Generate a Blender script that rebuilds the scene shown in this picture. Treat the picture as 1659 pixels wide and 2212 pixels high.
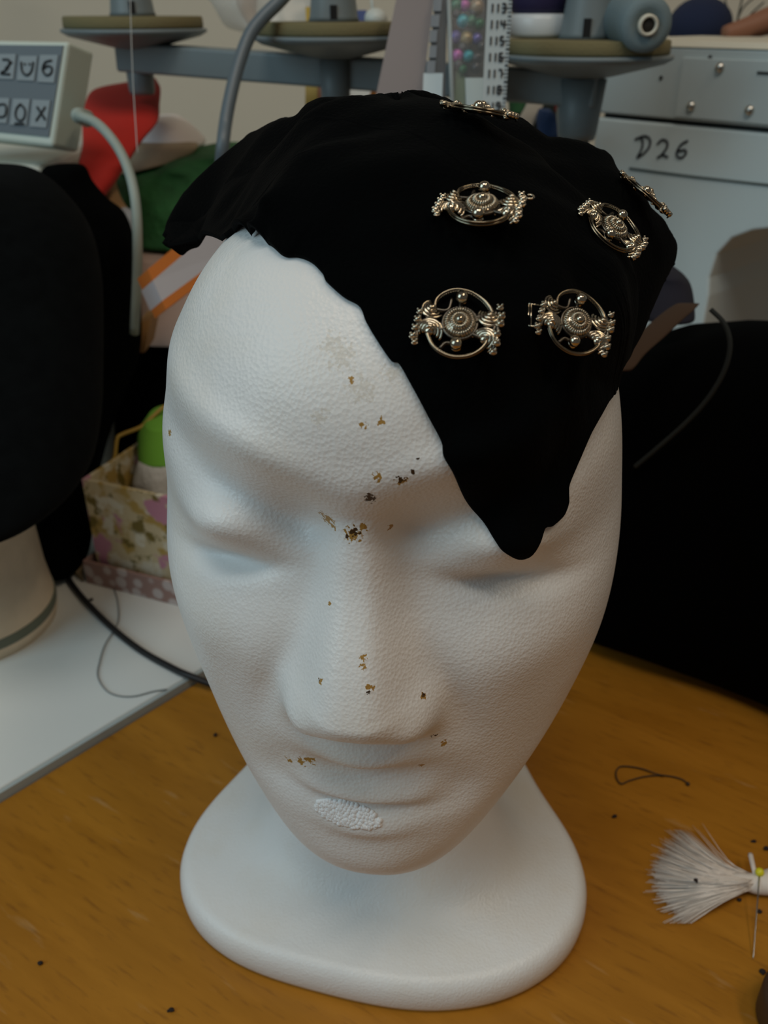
import bpy, math, random
import numpy as np
from mathutils import Vector, Matrix

S = bpy.context.scene
COL = S.collection
for o in list(bpy.data.objects):
    bpy.data.objects.remove(o)
random.seed(7)
RNG = np.random.default_rng(7)

# ------------------------------------------------------------------ camera
FPX, CX, CY = 1916.0, 829.5, 1106.0
PITCH = math.radians(29.5)
CAM = np.array([0.0, -0.255, 0.324])
FW = np.array([0, math.cos(PITCH), -math.sin(PITCH)])
UP = np.array([0, math.sin(PITCH), math.cos(PITCH)])
RT = np.array([1.0, 0, 0])
cam_d = bpy.data.cameras.new('camera')
cam = bpy.data.objects.new('camera', cam_d)
COL.objects.link(cam)
cam.location = CAM
cam.rotation_euler = (math.radians(90) - PITCH, 0, 0)
cam_d.sensor_fit = 'VERTICAL'
cam_d.sensor_height = 24.0
cam_d.lens = 24.0 * FPX / 2212.0
cam_d.clip_start = 0.01
cam_d.dof.use_dof = True
cam_d.dof.focus_distance = 0.225
cam_d.dof.aperture_fstop = 13.0
S.camera = cam

# ------------------------------------------------------------------ light
S.view_settings.view_transform = 'Standard'
S.view_settings.look = 'None'
S.view_settings.gamma = 1.0
S.view_settings.use_curve_mapping = False
S.view_settings.exposure = 0.0
W = bpy.data.worlds.new('room_light')
S.world = W
W.use_nodes = True
W.node_tree.nodes['Background'].inputs[0].default_value = (0.80, 0.78, 0.74, 1)
W.node_tree.nodes['Background'].inputs[1].default_value = 0.085


def area(name, loc, target, sx, sy, power, col):
    l = bpy.data.lights.new(name, 'AREA')
    l.shape = 'RECTANGLE'
    l.size, l.size_y, l.energy, l.color = sx, sy, power, col
    o = bpy.data.objects.new(name, l)
    COL.objects.link(o)
    o.location = loc
    d = Vector(target) - Vector(loc)
    o.rotation_euler = d.to_track_quat('-Z', 'Y').to_euler()
    return o


# daylight from the window to the left, and the warm ceiling lamps of the workroom
area('window_daylight', (-1.3, -0.75, 1.0), (0, 0, 0.18), 1.0, 1.2, 8.4, (0.62, 0.88, 1.0))
area('overhead_lamp', (-0.15, -0.6, 1.8), (0, 0, 0.2), 0.7, 0.5, 7.0, (1.0, 0.93, 0.83))  # unseen warm lamp overhead, gives the top light
for k in range(3):
    area('ceiling_lamp', (0.75 + 0.0 * k, -0.9 + 0.35 * k, 1.7), (0.05, 0, 0.1), 0.3, 0.14, 1.7, (1.0, 0.80, 0.58))


# ------------------------------------------------------------------ pixel rays
def ray(u, v):
    return FW + RT * ((u - CX) / FPX) + UP * ((CY - v) / FPX)


def px(u, v, d):
    return CAM + ray(u, v) * d


def ray_plane(u, v, p0, n):
    r = ray(u, v)
    return CAM + r * (np.dot(np.array(p0) - CAM, n) / np.dot(r, n))


def gp(u, v, z=0.0):
    return ray_plane(u, v, (0, 0, z), np.array([0, 0, 1.0]))


def nrm(a):
    a = np.asarray(a, float)
    return a / np.linalg.norm(a)


# ------------------------------------------------------------------ materials
MATS = {}


def mat(name, col, rough=0.6, metal=0.0, spec=0.5, noise=None, bump=None, sheen=0.0, trans=0.0, alpha=1.0, sss=0.0):
    if name in MATS:
        return MATS[name]
    m = bpy.data.materials.new(name)
    m.use_nodes = True
    nt = m.node_tree
    b = nt.nodes['Principled BSDF']
    b.inputs['Base Color'].default_value = (*col, 1)
    b.inputs['Roughness'].default_value = rough
    b.inputs['Metallic'].default_value = metal
    b.inputs['Specular IOR Level'].default_value = spec
    if sheen:
        b.inputs['Sheen Weight'].default_value = sheen
        b.inputs['Sheen Roughness'].default_value = 0.5
    if trans:
        b.inputs['Transmission Weight'].default_value = trans
    if alpha < 1:
        b.inputs['Alpha'].default_value = alpha
    if sss:
        b.inputs['Subsurface Weight'].default_value = sss
        b.inputs['Subsurface Scale'].default_value = 0.004
    tc = nt.nodes.new('ShaderNodeTexCoord')
    if noise:
        sc, amt = noise
        n = nt.nodes.new('ShaderNodeTexNoise')
        n.inputs['Scale'].default_value = sc
        n.inputs['Detail'].default_value = 4
        nt.links.new(tc.outputs['Object'], n.inputs['Vector'])
        mx = nt.nodes.new('ShaderNodeMix')
        mx.data_type = 'RGBA'
        mx.inputs[6].default_value = (*[c * (1 - amt) for c in col], 1)
        mx.inputs[7].default_value = (*[min(1, c * (1 + amt)) for c in col], 1)
        nt.links.new(n.outputs['Fac'], mx.inputs[0])
        nt.links.new(mx.outputs[2], b.inputs['Base Color'])
    if bump:
        sc, dist = bump
        n = nt.nodes.new('ShaderNodeTexNoise')
        n.inputs['Scale'].default_value = sc
        n.inputs['Detail'].default_value = 3
        nt.links.new(tc.outputs['Object'], n.inputs['Vector'])
        bp = nt.nodes.new('ShaderNodeBump')
        bp.inputs['Distance'].default_value = dist
        bp.inputs['Strength'].default_value = 0.7
        nt.links.new(n.outputs['Fac'], bp.inputs['Height'])
        nt.links.new(bp.outputs['Normal'], b.inputs['Normal'])
    MATS[name] = m
    return m


def foam_mat(stains):
    m = mat('white_foam', (0.83, 0.835, 0.83), rough=0.36, spec=0.45)
    nt = m.node_tree
    N, L = nt.nodes, nt.links
    b = N['Principled BSDF']
    tc = N.new('ShaderNodeTexCoord')
    vo = N.new('ShaderNodeTexVoronoi')
    vo.inputs['Scale'].default_value = 1050
    L.new(tc.outputs['Object'], vo.inputs['Vector'])
    no = N.new('ShaderNodeTexNoise')
    no.inputs['Scale'].default_value = 260
    no.inputs['Detail'].default_value = 6
    no.inputs['Roughness'].default_value = 0.65
    L.new(tc.outputs['Object'], no.inputs['Vector'])
    ad = N.new('ShaderNodeMath')
    ad.operation = 'MULTIPLY_ADD'
    ad.inputs[1].default_value = 0.75
    L.new(vo.outputs['Distance'], ad.inputs[0])
    L.new(no.outputs['Fac'], ad.inputs[2])
    bp = N.new('ShaderNodeBump')
    bp.inputs['Strength'].default_value = 0.5
    bp.inputs['Distance'].default_value = 0.00030
    L.new(ad.outputs[0], bp.inputs['Height'])
    L.new(bp.outputs['Normal'], b.inputs['Normal'])
    # soft soiling
    n2 = N.new('ShaderNodeTexNoise')
    n2.inputs['Scale'].default_value = 28
    n2.inputs['Detail'].default_value = 5
    L.new(tc.outputs['Object'], n2.inputs['Vector'])
    r2 = N.new('ShaderNodeMapRange')
    r2.inputs[1].default_value = 0.5
    r2.inputs[2].default_value = 0.8
    L.new(n2.outputs['Fac'], r2.inputs[0])
    mx = N.new('ShaderNodeMix')
    mx.data_type = 'RGBA'
    mx.inputs[6].default_value = (0.84, 0.85, 0.845, 1)
    mx.inputs[7].default_value = (0.80, 0.77, 0.71, 1)
    L.new(r2.outputs[0], mx.inputs[0])
    last = mx.outputs[2]
    # pits filled with brown glue: each stain has its own place
    for colr, items, thr in stains:
        prev = None
        for (p, rad) in items:
            d = N.new('ShaderNodeVectorMath')
            d.operation = 'DISTANCE'
            d.inputs[1].default_value = tuple(p)
            L.new(tc.outputs['Object'], d.inputs[0])
            s = N.new('ShaderNodeMath')
            s.operation = 'DIVIDE'
            s.inputs[1].default_value = rad
            L.new(d.outputs['Value'], s.inputs[0])
            if prev is None:
                prev = s.outputs[0]
            else:
                mn = N.new('ShaderNodeMath')
                mn.operation = 'MINIMUM'
                L.new(prev, mn.inputs[0])
                L.new(s.outputs[0], mn.inputs[1])
                prev = mn.outputs[0]
        nz = N.new('ShaderNodeTexNoise')
        nz.inputs['Scale'].default_value = 1100
        nz.inputs['Detail'].default_value = 3
        L.new(tc.outputs['Object'], nz.inputs['Vector'])
        ml = N.new('ShaderNodeMath')
        ml.operation = 'MULTIPLY_ADD'
        ml.inputs[1].default_value = -0.42
        L.new(prev, ml.inputs[0])
        L.new(nz.outputs['Fac'], ml.inputs[2])
        rg = N.new('ShaderNodeMapRange')
        rg.inputs[1].default_value = thr
        rg.inputs[2].default_value = thr + 0.05
        L.new(ml.outputs[0], rg.inputs[0])
        m3 = N.new('ShaderNodeMix')
        m3.data_type = 'RGBA'
        m3.inputs[7].default_value = (*colr, 1)
        L.new(rg.outputs[0], m3.inputs[0])
        L.new(last, m3.inputs[6])
        last = m3.outputs[2]
    L.new(last, b.inputs['Base Color'])
    return m


def wood_mat():
    m = mat('orange_wood', (0.45, 0.2, 0.03), rough=0.34, spec=0.35)
    nt = m.node_tree
    N, L = nt.nodes, nt.links
    b = N['Principled BSDF']
    tc = N.new('ShaderNodeTexCoord')
    mp = N.new('ShaderNodeMapping')
    mr = N.new('ShaderNodeMapping')
    mr.inputs['Rotation'].default_value = (0, 0, math.radians(33))
    L.new(tc.outputs['Object'], mr.inputs['Vector'])
    mp.inputs['Scale'].default_value = (7, 48, 10)
    L.new(mr.outputs[0], mp.inputs['Vector'])
    n = N.new('ShaderNodeTexNoise')
    n.inputs['Scale'].default_value = 1.2
    n.inputs['Detail'].default_value = 8
    n.inputs['Roughness'].default_value = 0.62
    n.inputs['Distortion'].default_value = 0.6
    L.new(mp.outputs[0], n.inputs['Vector'])
    cr = N.new('ShaderNodeValToRGB')
    e = cr.color_ramp.elements
    e[0].position, e[0].color = 0.25, (0.31, 0.125, 0.010, 1)
    e[1].position, e[1].color = 0.75, (0.47, 0.205, 0.022, 1)
    L.new(n.outputs['Fac'], cr.inputs[0])
    # fine pores and scratches
    mp2 = N.new('ShaderNodeMapping')
    mp2.inputs['Scale'].default_value = (70, 420, 60)
    L.new(mr.outputs[0], mp2.inputs['Vector'])
    n2 = N.new('ShaderNodeTexNoise')
    n2.inputs['Scale'].default_value = 1.0
    n2.inputs['Detail'].default_value = 4
    L.new(mp2.outputs[0], n2.inputs['Vector'])
    rg = N.new('ShaderNodeMapRange')
    rg.inputs[1].default_value = 0.56
    rg.inputs[2].default_value = 0.76
    rg.inputs[4].default_value = 0.55
    L.new(n2.outputs['Fac'], rg.inputs[0])
    mx = N.new('ShaderNodeMix')
    mx.data_type = 'RGBA'
    mx.inputs[7].default_value = (0.17, 0.065, 0.012, 1)
    L.new(rg.outputs[0], mx.inputs[0])
    L.new(cr.outputs[0], mx.inputs[6])
    # pale scuffs
    n3 = N.new('ShaderNodeTexNoise')
    n3.inputs['Scale'].default_value = 0.35
    n3.inputs['Detail'].default_value = 5
    L.new(mp2.outputs[0], n3.inputs['Vector'])
    r3 = N.new('ShaderNodeMapRange')
    r3.inputs[1].default_value = 0.64
    r3.inputs[2].default_value = 0.74
    r3.inputs[4].default_value = 0.4
    L.new(n3.outputs['Fac'], r3.inputs[0])
    m2 = N.new('ShaderNodeMix')
    m2.data_type = 'RGBA'
    m2.inputs[7].default_value = (0.5, 0.33, 0.16, 1)
    L.new(r3.outputs[0], m2.inputs[0])
    L.new(mx.outputs[2], m2.inputs[6])
    L.new(m2.outputs[2], b.inputs['Base Color'])
    return m


def floral_mat():
    m = mat('floral_paper', (0.5, 0.4, 0.22), rough=0.6)
    nt = m.node_tree
    N, L = nt.nodes, nt.links
    b = N['Principled BSDF']
    tc = N.new('ShaderNodeTexCoord')
    last = None
    base = (0.66, 0.56, 0.35, 1)
    for (sc, lo, hi, colr, off) in ((60, 0.50, 0.58, (0.50, 0.34, 0.09), 0), (85, 0.56, 0.62, (0.20, 0.15, 0.03), 3.1), (70, .54, .60, (0.78, 0.74, 0.60), 9.0), (34, 0.57, 0.60, (0.60, 0.28, 0.40), 6.3)):
        mp = N.new('ShaderNodeMapping')
        mp.inputs['Location'].default_value = (off, off, off)
        L.new(tc.outputs['Object'], mp.inputs['Vector'])
        n = N.new('ShaderNodeTexNoise')
        n.inputs['Scale'].default_value = sc
        n.inputs['Detail'].default_value = 4
        L.new(mp.outputs[0], n.inputs['Vector'])
        r = N.new('ShaderNodeMapRange')
        r.inputs[1].default_value = lo
        r.inputs[2].default_value = hi
        L.new(n.outputs['Fac'], r.inputs[0])
        mx = N.new('ShaderNodeMix')
        mx.data_type = 'RGBA'
        mx.inputs[7].default_value = (*colr, 1)
        L.new(r.outputs[0], mx.inputs[0])
        if last is None:
            mx.inputs[6].default_value = base
        else:
            L.new(last, mx.inputs[6])
        last = mx.outputs[2]
    L.new(last, b.inputs['Base Color'])
    return m


VELVET = mat('black_velvet', (0.0012, 0.0016, 0.0018), rough=0.95, spec=0.03, sheen=0.008, bump=(900, 0.0004))
FELT = mat('black_felt', (0.0034, 0.0042, 0.0046), rough=1.0, spec=0.04, sheen=0.01, noise=(120, 0.5))
CLOTHK = mat('black_cloth', (0.0012, 0.0014, 0.0015), rough=1.0, spec=0.03)
METAL = mat('antique_silver', (0.58, 0.50, 0.38), rough=0.13, metal=1.0)
METALD = mat('darkened_silver', (0.09, 0.08, 0.065), rough=0.3, metal=1.0)
STAND = mat('blue_grey_plastic', (0.17, 0.21, 0.225), rough=0.45)
STANDL = mat('pale_grey_plastic', (0.30, 0.345, 0.35), rough=0.4)
OLIVE = mat('olive_foam_pad', (0.18, 0.155, 0.075), rough=0.95, bump=(700, 0.0006))
MACH = mat('pale_blue_grey_enamel', (0.66, 0.76, 0.77), rough=0.4, noise=(8, 0.05))
MACHU = mat('grey_enamel', (0.52, 0.60, 0.61), rough=0.45, noise=(8, 0.05))
CREAM = mat('cream_enamel', (0.66, 0.63, 0.52), rough=0.5)
CASE = mat('pale_grey_green_plastic', (0.60, 0.68, 0.61), rough=0.5)
BLACKP = mat('black_plastic', (0.006, 0.006, 0.007), rough=0.5)
INK = mat('black_marker_ink', (0.012, 0.014, 0.02), rough=0.6)
METALS = mat('oxidised_silver', (0.24, 0.20, 0.14), rough=0.17, metal=1.0)
STEEL = mat('steel', (0.62, 0.6, 0.55), rough=0.25, metal=1.0)


# ------------------------------------------------------------------ mesh helpers
class MB:
    def __init__(s):
        s.v, s.f, s.n = [], [], 0

    def add(s, V, F):
        V = np.asarray(V, float).reshape(-1, 3)
        s.v.append(V)
        s.f += [tuple(int(i) + s.n for i in f) for f in F]
        s.n += len(V)
        return s

    def grid(s, P, closed_u=False, closed_v=False):
        nu, nv = P.shape[:2]
        F = []
        for i in range(nu if closed_u else nu - 1):
            i2 = (i + 1) % nu
            for j in range(nv if closed_v else nv - 1):
                j2 = (j + 1) % nv
                F.append((i * nv + j, i * nv + j2, i2 * nv + j2, i2 * nv + j))
        return s.add(P.reshape(-1, 3), F)

    def tube(s, pts, rad, seg=8, cap=True):
        pts = np.asarray(pts, float)
        n = len(pts)
        rad = np.full(n, rad) if np.isscalar(rad) else np.asarray(rad, float)
        T = np.gradient(pts, axis=0)
        T /= np.linalg.norm(T, axis=1)[:, None] + 1e-12
        a = np.array([0, 0, 1.0]) if abs(T[0][2]) < 0.9 else np.array([1.0, 0, 0])
        u = nrm(np.cross(T[0], a))
        rings = []
        for i in range(n):
            u = u - T[i] * np.dot(u, T[i])
            u = nrm(u)
            w = np.cross(T[i], u)
            th = np.linspace(0, 2 * np.pi, seg, endpoint=False)
            rings.append(pts[i] + rad[i] * (np.cos(th)[:, None] * u + np.sin(th)[:, None] * w))
        base = s.n
        s.grid(np.array(rings), closed_v=True)
        if cap:
            s.f.append(tuple(base + k for k in range(seg))[::-1])
            s.f.append(tuple(base + (n - 1) * seg + k for k in range(seg)))
        return s

    def lathe(s, prof, o=(0, 0, 0), ax=(0, 0, 1), seg=40, sx=1.0):
        ax = nrm(ax)
        a = np.array([1.0, 0, 0]) if abs(ax[0]) < 0.9 else np.array([0, 1.0, 0])
        u = nrm(a - ax * np.dot(a, ax))
        w = np.cross(ax, u)
        th = np.linspace(0, 2 * np.pi, seg, endpoint=False)
        R = [np.asarray(o) + ax * z + r * sx * np.cos(th)[:, None] * u + r * np.sin(th)[:, None] * w for r, z in prof]
        base = s.n
        s.grid(np.array(R), closed_v=True)
        n = len(prof)
        s.f.append(tuple(base + k for k in range(seg))[::-1])
        s.f.append(tuple(base + (n - 1) * seg + k for k in range(seg)))
        return s

    def ball(s, c, r, seg=20, sc=(1, 1, 1)):
        th = np.linspace(0, np.pi, seg // 2 + 1)
        ph = np.linspace(0, 2 * np.pi, seg, endpoint=False)
        T, Pp = np.meshgrid(th, ph, indexing='ij')
        P = np.stack([np.sin(T) * np.cos(Pp) * sc[0], np.sin(T) * np.sin(Pp) * sc[1], np.cos(T) * sc[2]], -1) * r + np.asarray(c)
        return s.grid(P, closed_v=True)

    def prism(s, poly, ext):
        """polygon of 3-D points extruded by a vector"""
        A = np.asarray(poly, float)
        n = len(A)
        base = s.n
        s.add(np.vstack([A, A + np.asarray(ext)]), [])
        s.f.append(tuple(base + i for i in range(n)))
        s.f.append(tuple(base + n + i for i in range(n))[::-1])
        for i in range(n):
            j = (i + 1) % n
            s.f.append((base + j, base + i, base + n + i, base + n + j))
        return s

    def obox(s, c, ux, uy, uz, hx, hy, hz):
        ux, uy, uz = nrm(ux), nrm(uy), nrm(uz)
        c = np.asarray(c, float)
        q = [c + ux * a * hx + uy * b * hy - uz * hz for a, b in ((-1, -1), (1, -1), (1, 1), (-1, 1))]
        return s.prism(q, uz * 2 * hz)

    def build(s, name, m, parent=None, smooth=True, bevel=0.0, sub=0, origin=None):
        V = np.vstack(s.v) if s.v else np.zeros((0, 3))
        if origin is not None:
            V = V - np.asarray(origin)
        me = bpy.data.meshes.new(name)
        me.from_pydata(V.tolist(), [], s.f)
        me.validate()
        import bmesh
        bm = bmesh.new()
        bm.from_mesh(me)
        bmesh.ops.recalc_face_normals(bm, faces=bm.faces)
        bm.to_mesh(me)
        bm.free()
        if smooth:
            me.polygons.foreach_set('use_smooth', [True] * len(me.polygons))
        me.materials.append(m)
        o = bpy.data.objects.new(name, me)
        COL.objects.link(o)
        if origin is not None:
            o.location = origin
        if bevel:
            b = o.modifiers.new('bevel', 'BEVEL')
            b.width = bevel
            b.segments = 3
            b.limit_method = 'ANGLE'
        if sub:
            b = o.modifiers.new('sub', 'SUBSURF')
            b.levels = b.render_levels = sub
        if parent is not None:
            o.parent = parent
            if parent.type == 'EMPTY' or True:
                o.matrix_parent_inverse = Matrix.Translation(-Vector(world_loc(parent)))
        return o


def world_loc(o):
    return o.get('_wl', tuple(o.location)) if False else tuple(o.matrix_basis.translation)


def tag(o, label, cat, group=None, kind=None):
    o['label'] = label
    o['category'] = cat
    if group:
        o['group'] = group
    if kind:
        o['kind'] = kind
    return o


def thing(name, label, cat, loc, group=None):
    o = bpy.data.objects.new(name, None)
    COL.objects.link(o)
    o.location = tuple(float(c) for c in loc)
    o.empty_display_size = 0.02
    return tag(o, label, cat, group)


def part(mb, name, m, parent, **k):
    return mb.build(name, m, parent, **k)


def struct(o):
    o['kind'] = 'structure'
    return o


def cspline(pts, n=60):
    """smooth curve through points (Catmull-Rom)"""
    P = np.asarray(pts, float)
    P = np.vstack([2 * P[0] - P[1], P, 2 * P[-1] - P[-2]])
    out = []
    m = len(P) - 3
    for t in np.linspace(0, m, n):
        i = min(int(t), m - 1)
        f = t - i
        a, b, c, d = P[i:i + 4]
        out.append(0.5 * ((2 * b) + (c - a) * f + (2 * a - 5 * b + 4 * c - d) * f * f + (3 * b - a - 3 * c + d) * f ** 3))
    return np.array(out)


def spl(xk, yk, x):
    xk, yk = np.asarray(xk, float), np.asarray(yk, float)
    n = len(xk)
    h = np.diff(xk)
    A = np.eye(n)
    b = np.zeros(n)
    for i in range(1, n - 1):
        A[i, i - 1:i + 2] = [h[i - 1], 2 * (h[i - 1] + h[i]), h[i]]
        b[i] = 6 * ((yk[i + 1] - yk[i]) / h[i] - (yk[i] - yk[i - 1]) / h[i - 1])
    m = np.linalg.solve(A, b)
    i = np.clip(np.searchsorted(xk, x) - 1, 0, n - 2)
    t = x - xk[i]
    hh = h[i]
    return yk[i] + t * ((yk[i + 1] - yk[i]) / hh - hh * (2 * m[i] + m[i + 1]) / 6) + t * t * m[i] / 2 + t ** 3 * (m[i + 1] - m[i]) / (6 * hh)


def lumps(P, seed, scale, amp):
    """soft lumpiness in [-amp, amp] at 3-D points"""
    r = np.random.default_rng(seed)
    out = np.zeros(P.shape[:-1])
    for k in range(9):
        d = nrm(r.normal(size=3))
        fr = scale * (0.6 + 1.1 * r.random())
        out += np.sin(P @ d * fr + r.random() * 6.28)
    return out * amp / 4.0


def loft_rows(rows, thick, seed=0, noise=0.003, scale=90, nrow=50, seg=56, pw=2.3, flat=None):
    """soft bundle: rows (v, u_left, u_right, depth) give its width level by level"""
    R = np.asarray(rows, float)
    L = np.array([px(a[1], a[0], a[3]) for a in R])
    Q = np.array([px(a[2], a[0], a[3]) for a in R])
    L, Q = cspline(L, nrow), cspline(Q, nrow)
    c = (L + Q) / 2
    hw = np.linalg.norm(Q - L, axis=1) / 2
    dx = (Q - L) / (2 * hw[:, None] + 1e-9)
    dep = np.stack([-dx[:, 1], dx[:, 0], np.zeros(nrow)], 1)
    dep /= np.linalg.norm(dep, axis=1)[:, None]
    t = np.linspace(0, 1, nrow)
    endf = np.clip(np.minimum(t, 1 - t) / 0.10, 0, 1) ** 0.5
    endf = 0.25 + 0.75 * endf
    th = np.linspace(0, 2 * np.pi, seg, endpoint=False)
    cs = np.sign(np.cos(th)) * abs(np.cos(th)) ** (2 / pw)
    sn = np.sign(np.sin(th)) * abs(np.sin(th)) ** (2 / pw)
    T = thick if np.isscalar(thick) else np.interp(t, np.linspace(0, 1, len(thick)), thick)
    T = np.full(nrow, T) if np.isscalar(T) else T
    P = c[:, None] + dx[:, None] * (hw * 1.0)[:, None, None] * cs[None, :, None] + dep[:, None] * (T * endf)[:, None, None] * sn[None, :, None]
    out = P - c[:, None]
    ln = np.linalg.norm(out, axis=2, keepdims=True) + 1e-9
    P = P + out / ln * lumps(P, seed, scale, noise)[..., None]
    if flat is not None:
        P[..., 2] = np.maximum(P[..., 2], flat)
    mb = MB()
    base = mb.n
    mb.grid(P, closed_v=True)
    mb.f.append(tuple(range(seg))[::-1])
    mb.f.append(tuple((nrow - 1) * seg + k for k in range(seg)))
    return mb


# ================================================================== SETTING
struct(MB().obox((0, 1.02, 0.35), (1, 0, 0), (0, 1, 0), (0, 0, 1), 2.2, 0.03, 1.1).build('wall_back', mat('cream_wall', (0.68, 0.61, 0.49), rough=0.9, noise=(5, 0.04)), smooth=False))
struct(MB().obox((0, 0, -0.77), (1, 0, 0), (0, 1, 0), (0, 0, 1), 2.2, 2.0, 0.02).build('floor', mat('grey_floor', (0.25, 0.24, 0.22), rough=0.7), smooth=False))

# edge line between the white and the wooden table tops
E0, E1 = gp(430, 1462), gp(0, 1722)
ED = nrm(E1 - E0)
EN = np.array([ED[1], -ED[0], 0.0])
if np.dot(EN, np.array([1.0, -1.0, 0])) < 0:
    EN = -EN                      # EN points from the seam to the wooden side
WTZ = 0.0052                      # the white top stands a little higher


def quad_side(off0, off1, along0, along1, z):
    a = E0 + ED * along0 + EN * off0
    b = E0 + ED * along1 + EN * off0
    c = E0 + ED * along1 + EN * off1
    d = E0 + ED * along0 + EN * off1
    q = np.array([a, b, c, d])
    q[:, 2] = z
    return q


wt = thing('work_table', 'orange brown wooden work table with scratched top under the white foam head', 'table', (0.2, -0.1, -0.75))
part(MB().prism(quad_side(0.0025, 0.75, -0.5, 0.6, -0.035), (0, 0, 0.035)), 'table_top', wood_mat(), wt, smooth=False, bevel=0.0015)
for a, b in ((-0.45, 0.06), (0.55, 0.06), (-0.45, 0.7), (0.55, 0.7)):
    p = E0 + ED * a + EN * b
    part(MB().obox((p[0], p[1], -0.3925), ED, EN, (0, 0, 1), 0.025, 0.025, 0.3575), 'leg', MATS['orange_wood'], wt, smooth=False)
wh = thing('sewing_table', 'white laminate sewing table with a pale grey edge, left of the wooden table', 'table', (-0.3, 0.4, -0.75))
part(MB().prism(quad_side(-0.5, 0.0, -0.66, 0.5, -0.03), (0, 0, 0.03 + WTZ)), 'table_top', mat('white_laminate', (0.80, 0.83, 0.81), rough=0.3, noise=(3, 0.03)), wh, smooth=False, bevel=0.001)
part(MB().prism(quad_side(0.0, 0.0022, -0.66, 0.5, -0.03), (0, 0, 0.03 + WTZ - 0.001)), 'edge_band', mat('grey_edge_band', (0.44, 0.50, 0.50), rough=0.4), wh, smooth=False)
for a, b in ((-0.58, -0.44), (0.44, -0.44), (0.44, -0.06), (-0.58, -0.06)):
    p = E0 + ED * a + EN * b
    part(MB().obox((p[0], p[1], -0.39), ED, EN, (0, 0, 1), 0.02, 0.02, 0.36), 'leg', STANDL, wh, smooth=False)

# ================================================================== FOAM HEAD
HC = np.array([0.004, -0.0014, 0.19])
YAW = 0.137
EK = [-90, -78, -67, -58, -46, -34, -23, -10, 0, 12, 25, 36, 54, 72, 90]
FK = [.095, .1137, .1265, .1232, .105, .089, .082, .077, .074, .075, .090, .100, .107, .104, .100]
BK = [.095, .092, .090, .088, .085, .083, .085, .09, .095, .102, .107, .109, .107, .103, .100]
WK = [.095, .0807, .0891, .0879, .0837, .0788, .0751, .0717, .0704, .0704, .0734, .078, .0875, .0945, .100]


def g2(x, z, cx, cz, sx, sz, rot=0.0):
    c, s = math.cos(rot), math.sin(rot)
    a, b = x - cx, z - cz
    p, q = a * c + b * s, -a * s + b * c
    return np.exp(-(p / sx) ** 2 - (q / sz) ** 2)


def sst(a, b, x):
    t = np.clip((x - a) / (b - a), 0, 1)
    return t * t * (3 - 2 * t)


def face_disp(X, Z, front):
    d = np.zeros_like(X)
    # nose: ridge that rises from the bridge to the tip, wings, undercut base
    zb, zt = 0.174, 0.223
    t = np.clip((zt - Z) / (zt - zb), 0, 1.4)
    hgt = 0.0172 * np.clip(t, 0, 1) ** 0.85 * sst(0.1515, 0.1745, Z)
    wid = 0.0070 + 0.0056 * t ** 1.8
    d += hgt * np.exp(-np.abs(X / (wid * 1.05)) ** 2.8)
    for sx in (-1, 1):
        d += 0.0048 * g2(X, Z, sx * 0.0145, 0.1665, 0.0065, 0.0075)
        # eye socket and the closed lid with its crease
        d -= 0.0085 * g2(X, Z, sx * 0.0160, 0.2200, 0.0110, 0.0105, sx * 0.3)
        d -= 0.0050 * g2(X, Z, sx * 0.034, 0.2270, 0.018, 0.0070, sx * 0.30)
        d += 0.0062 * g2(X, Z, sx * 0.0345, 0.2120, 0.0125, 0.0075, sx * -0.15)
        d -= 0.0048 * g2(X, Z, sx * 0.0365, 0.1990, 0.0130, 0.0032, sx * -0.22)
        d += 0.0030 * g2(X, Z, sx * 0.042, 0.181, 0.020, 0.015)
        d += 0.0026 * g2(X, Z, sx * 0.026, 0.2395, 0.024, 0.0055, sx * 0.33)
        d -= 0.0022 * g2(X, Z, sx * 0.0235, 0.168, 0.005, 0.016, sx * 0.35)
        d -= 0.0022 * g2(X, Z, sx * 0.026, 0.128, 0.008, 0.008)
    # under the nose, lips and chin
    d += 0.0046 * g2(X, Z, 0.0, 0.1465, 0.0140, 0.0055)
    d -= 0.0021 * g2(X, Z, 0.0, 0.1375, 0.0200, 0.0058)
    d += 0.0020 * g2(X, Z, 0.0, 0.1290, 0.0150, 0.0034)
    d -= 0.0025 * g2(X, Z, 0.001, 0.1235, 0.0170, 0.0026, -0.06)
    d += 0.0026 * g2(X, Z, 0.0, 0.1165, 0.0135, 0.0048)
    d += 0.0025 * g2(X, Z, 0.0, 0.098, 0.020, 0.010)
    d += 0.0022 * g2(X, Z, 0.0, 0.250, 0.035, 0.016)
    return d * front


def head_r(D):
    """radius of the foam head for unit directions D from HC"""
    el = np.degrees(np.arcsin(np.clip(D[..., 2], -1, 1)))
    ph = np.arctan2(D[..., 0], -D[..., 1]) + YAW
    F, B, Wd = (spl(EK, k, el) for k in (FK, BK, WK))
    c, s = np.cos(ph), np.sin(ph)
    n = 2.2
    r = ((np.abs(c) / np.where(c > 0, F, B)) ** n + (np.abs(s) / Wd) ** n) ** (-1 / n)
    ce = np.cos(np.radians(el))
    X = r * ce * s
    Z = HC[2] + r * np.sin(np.radians(el))
    fr = sst(0.15, 0.55, c * np.clip(ce * 1.4, 0, 1))
    return r + face_disp(X, Z, fr)


def cast(u, v, off=0.0, rfun=None, dmin=0.12, dmax=0.36):
    rf = rfun or head_r
    t = np.linspace(dmin, dmax, 2500)
    P = CAM + ray(u, v) * t[:, None]
    q = P - HC
    l = np.linalg.norm(q, axis=1)
    D = q / l[:, None]
    gap = l - rf(D) - off
    k = np.where(gap < 0)[0]
    i = k[0] if len(k) else int(np.argmin(gap))
    return P[i]


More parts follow.
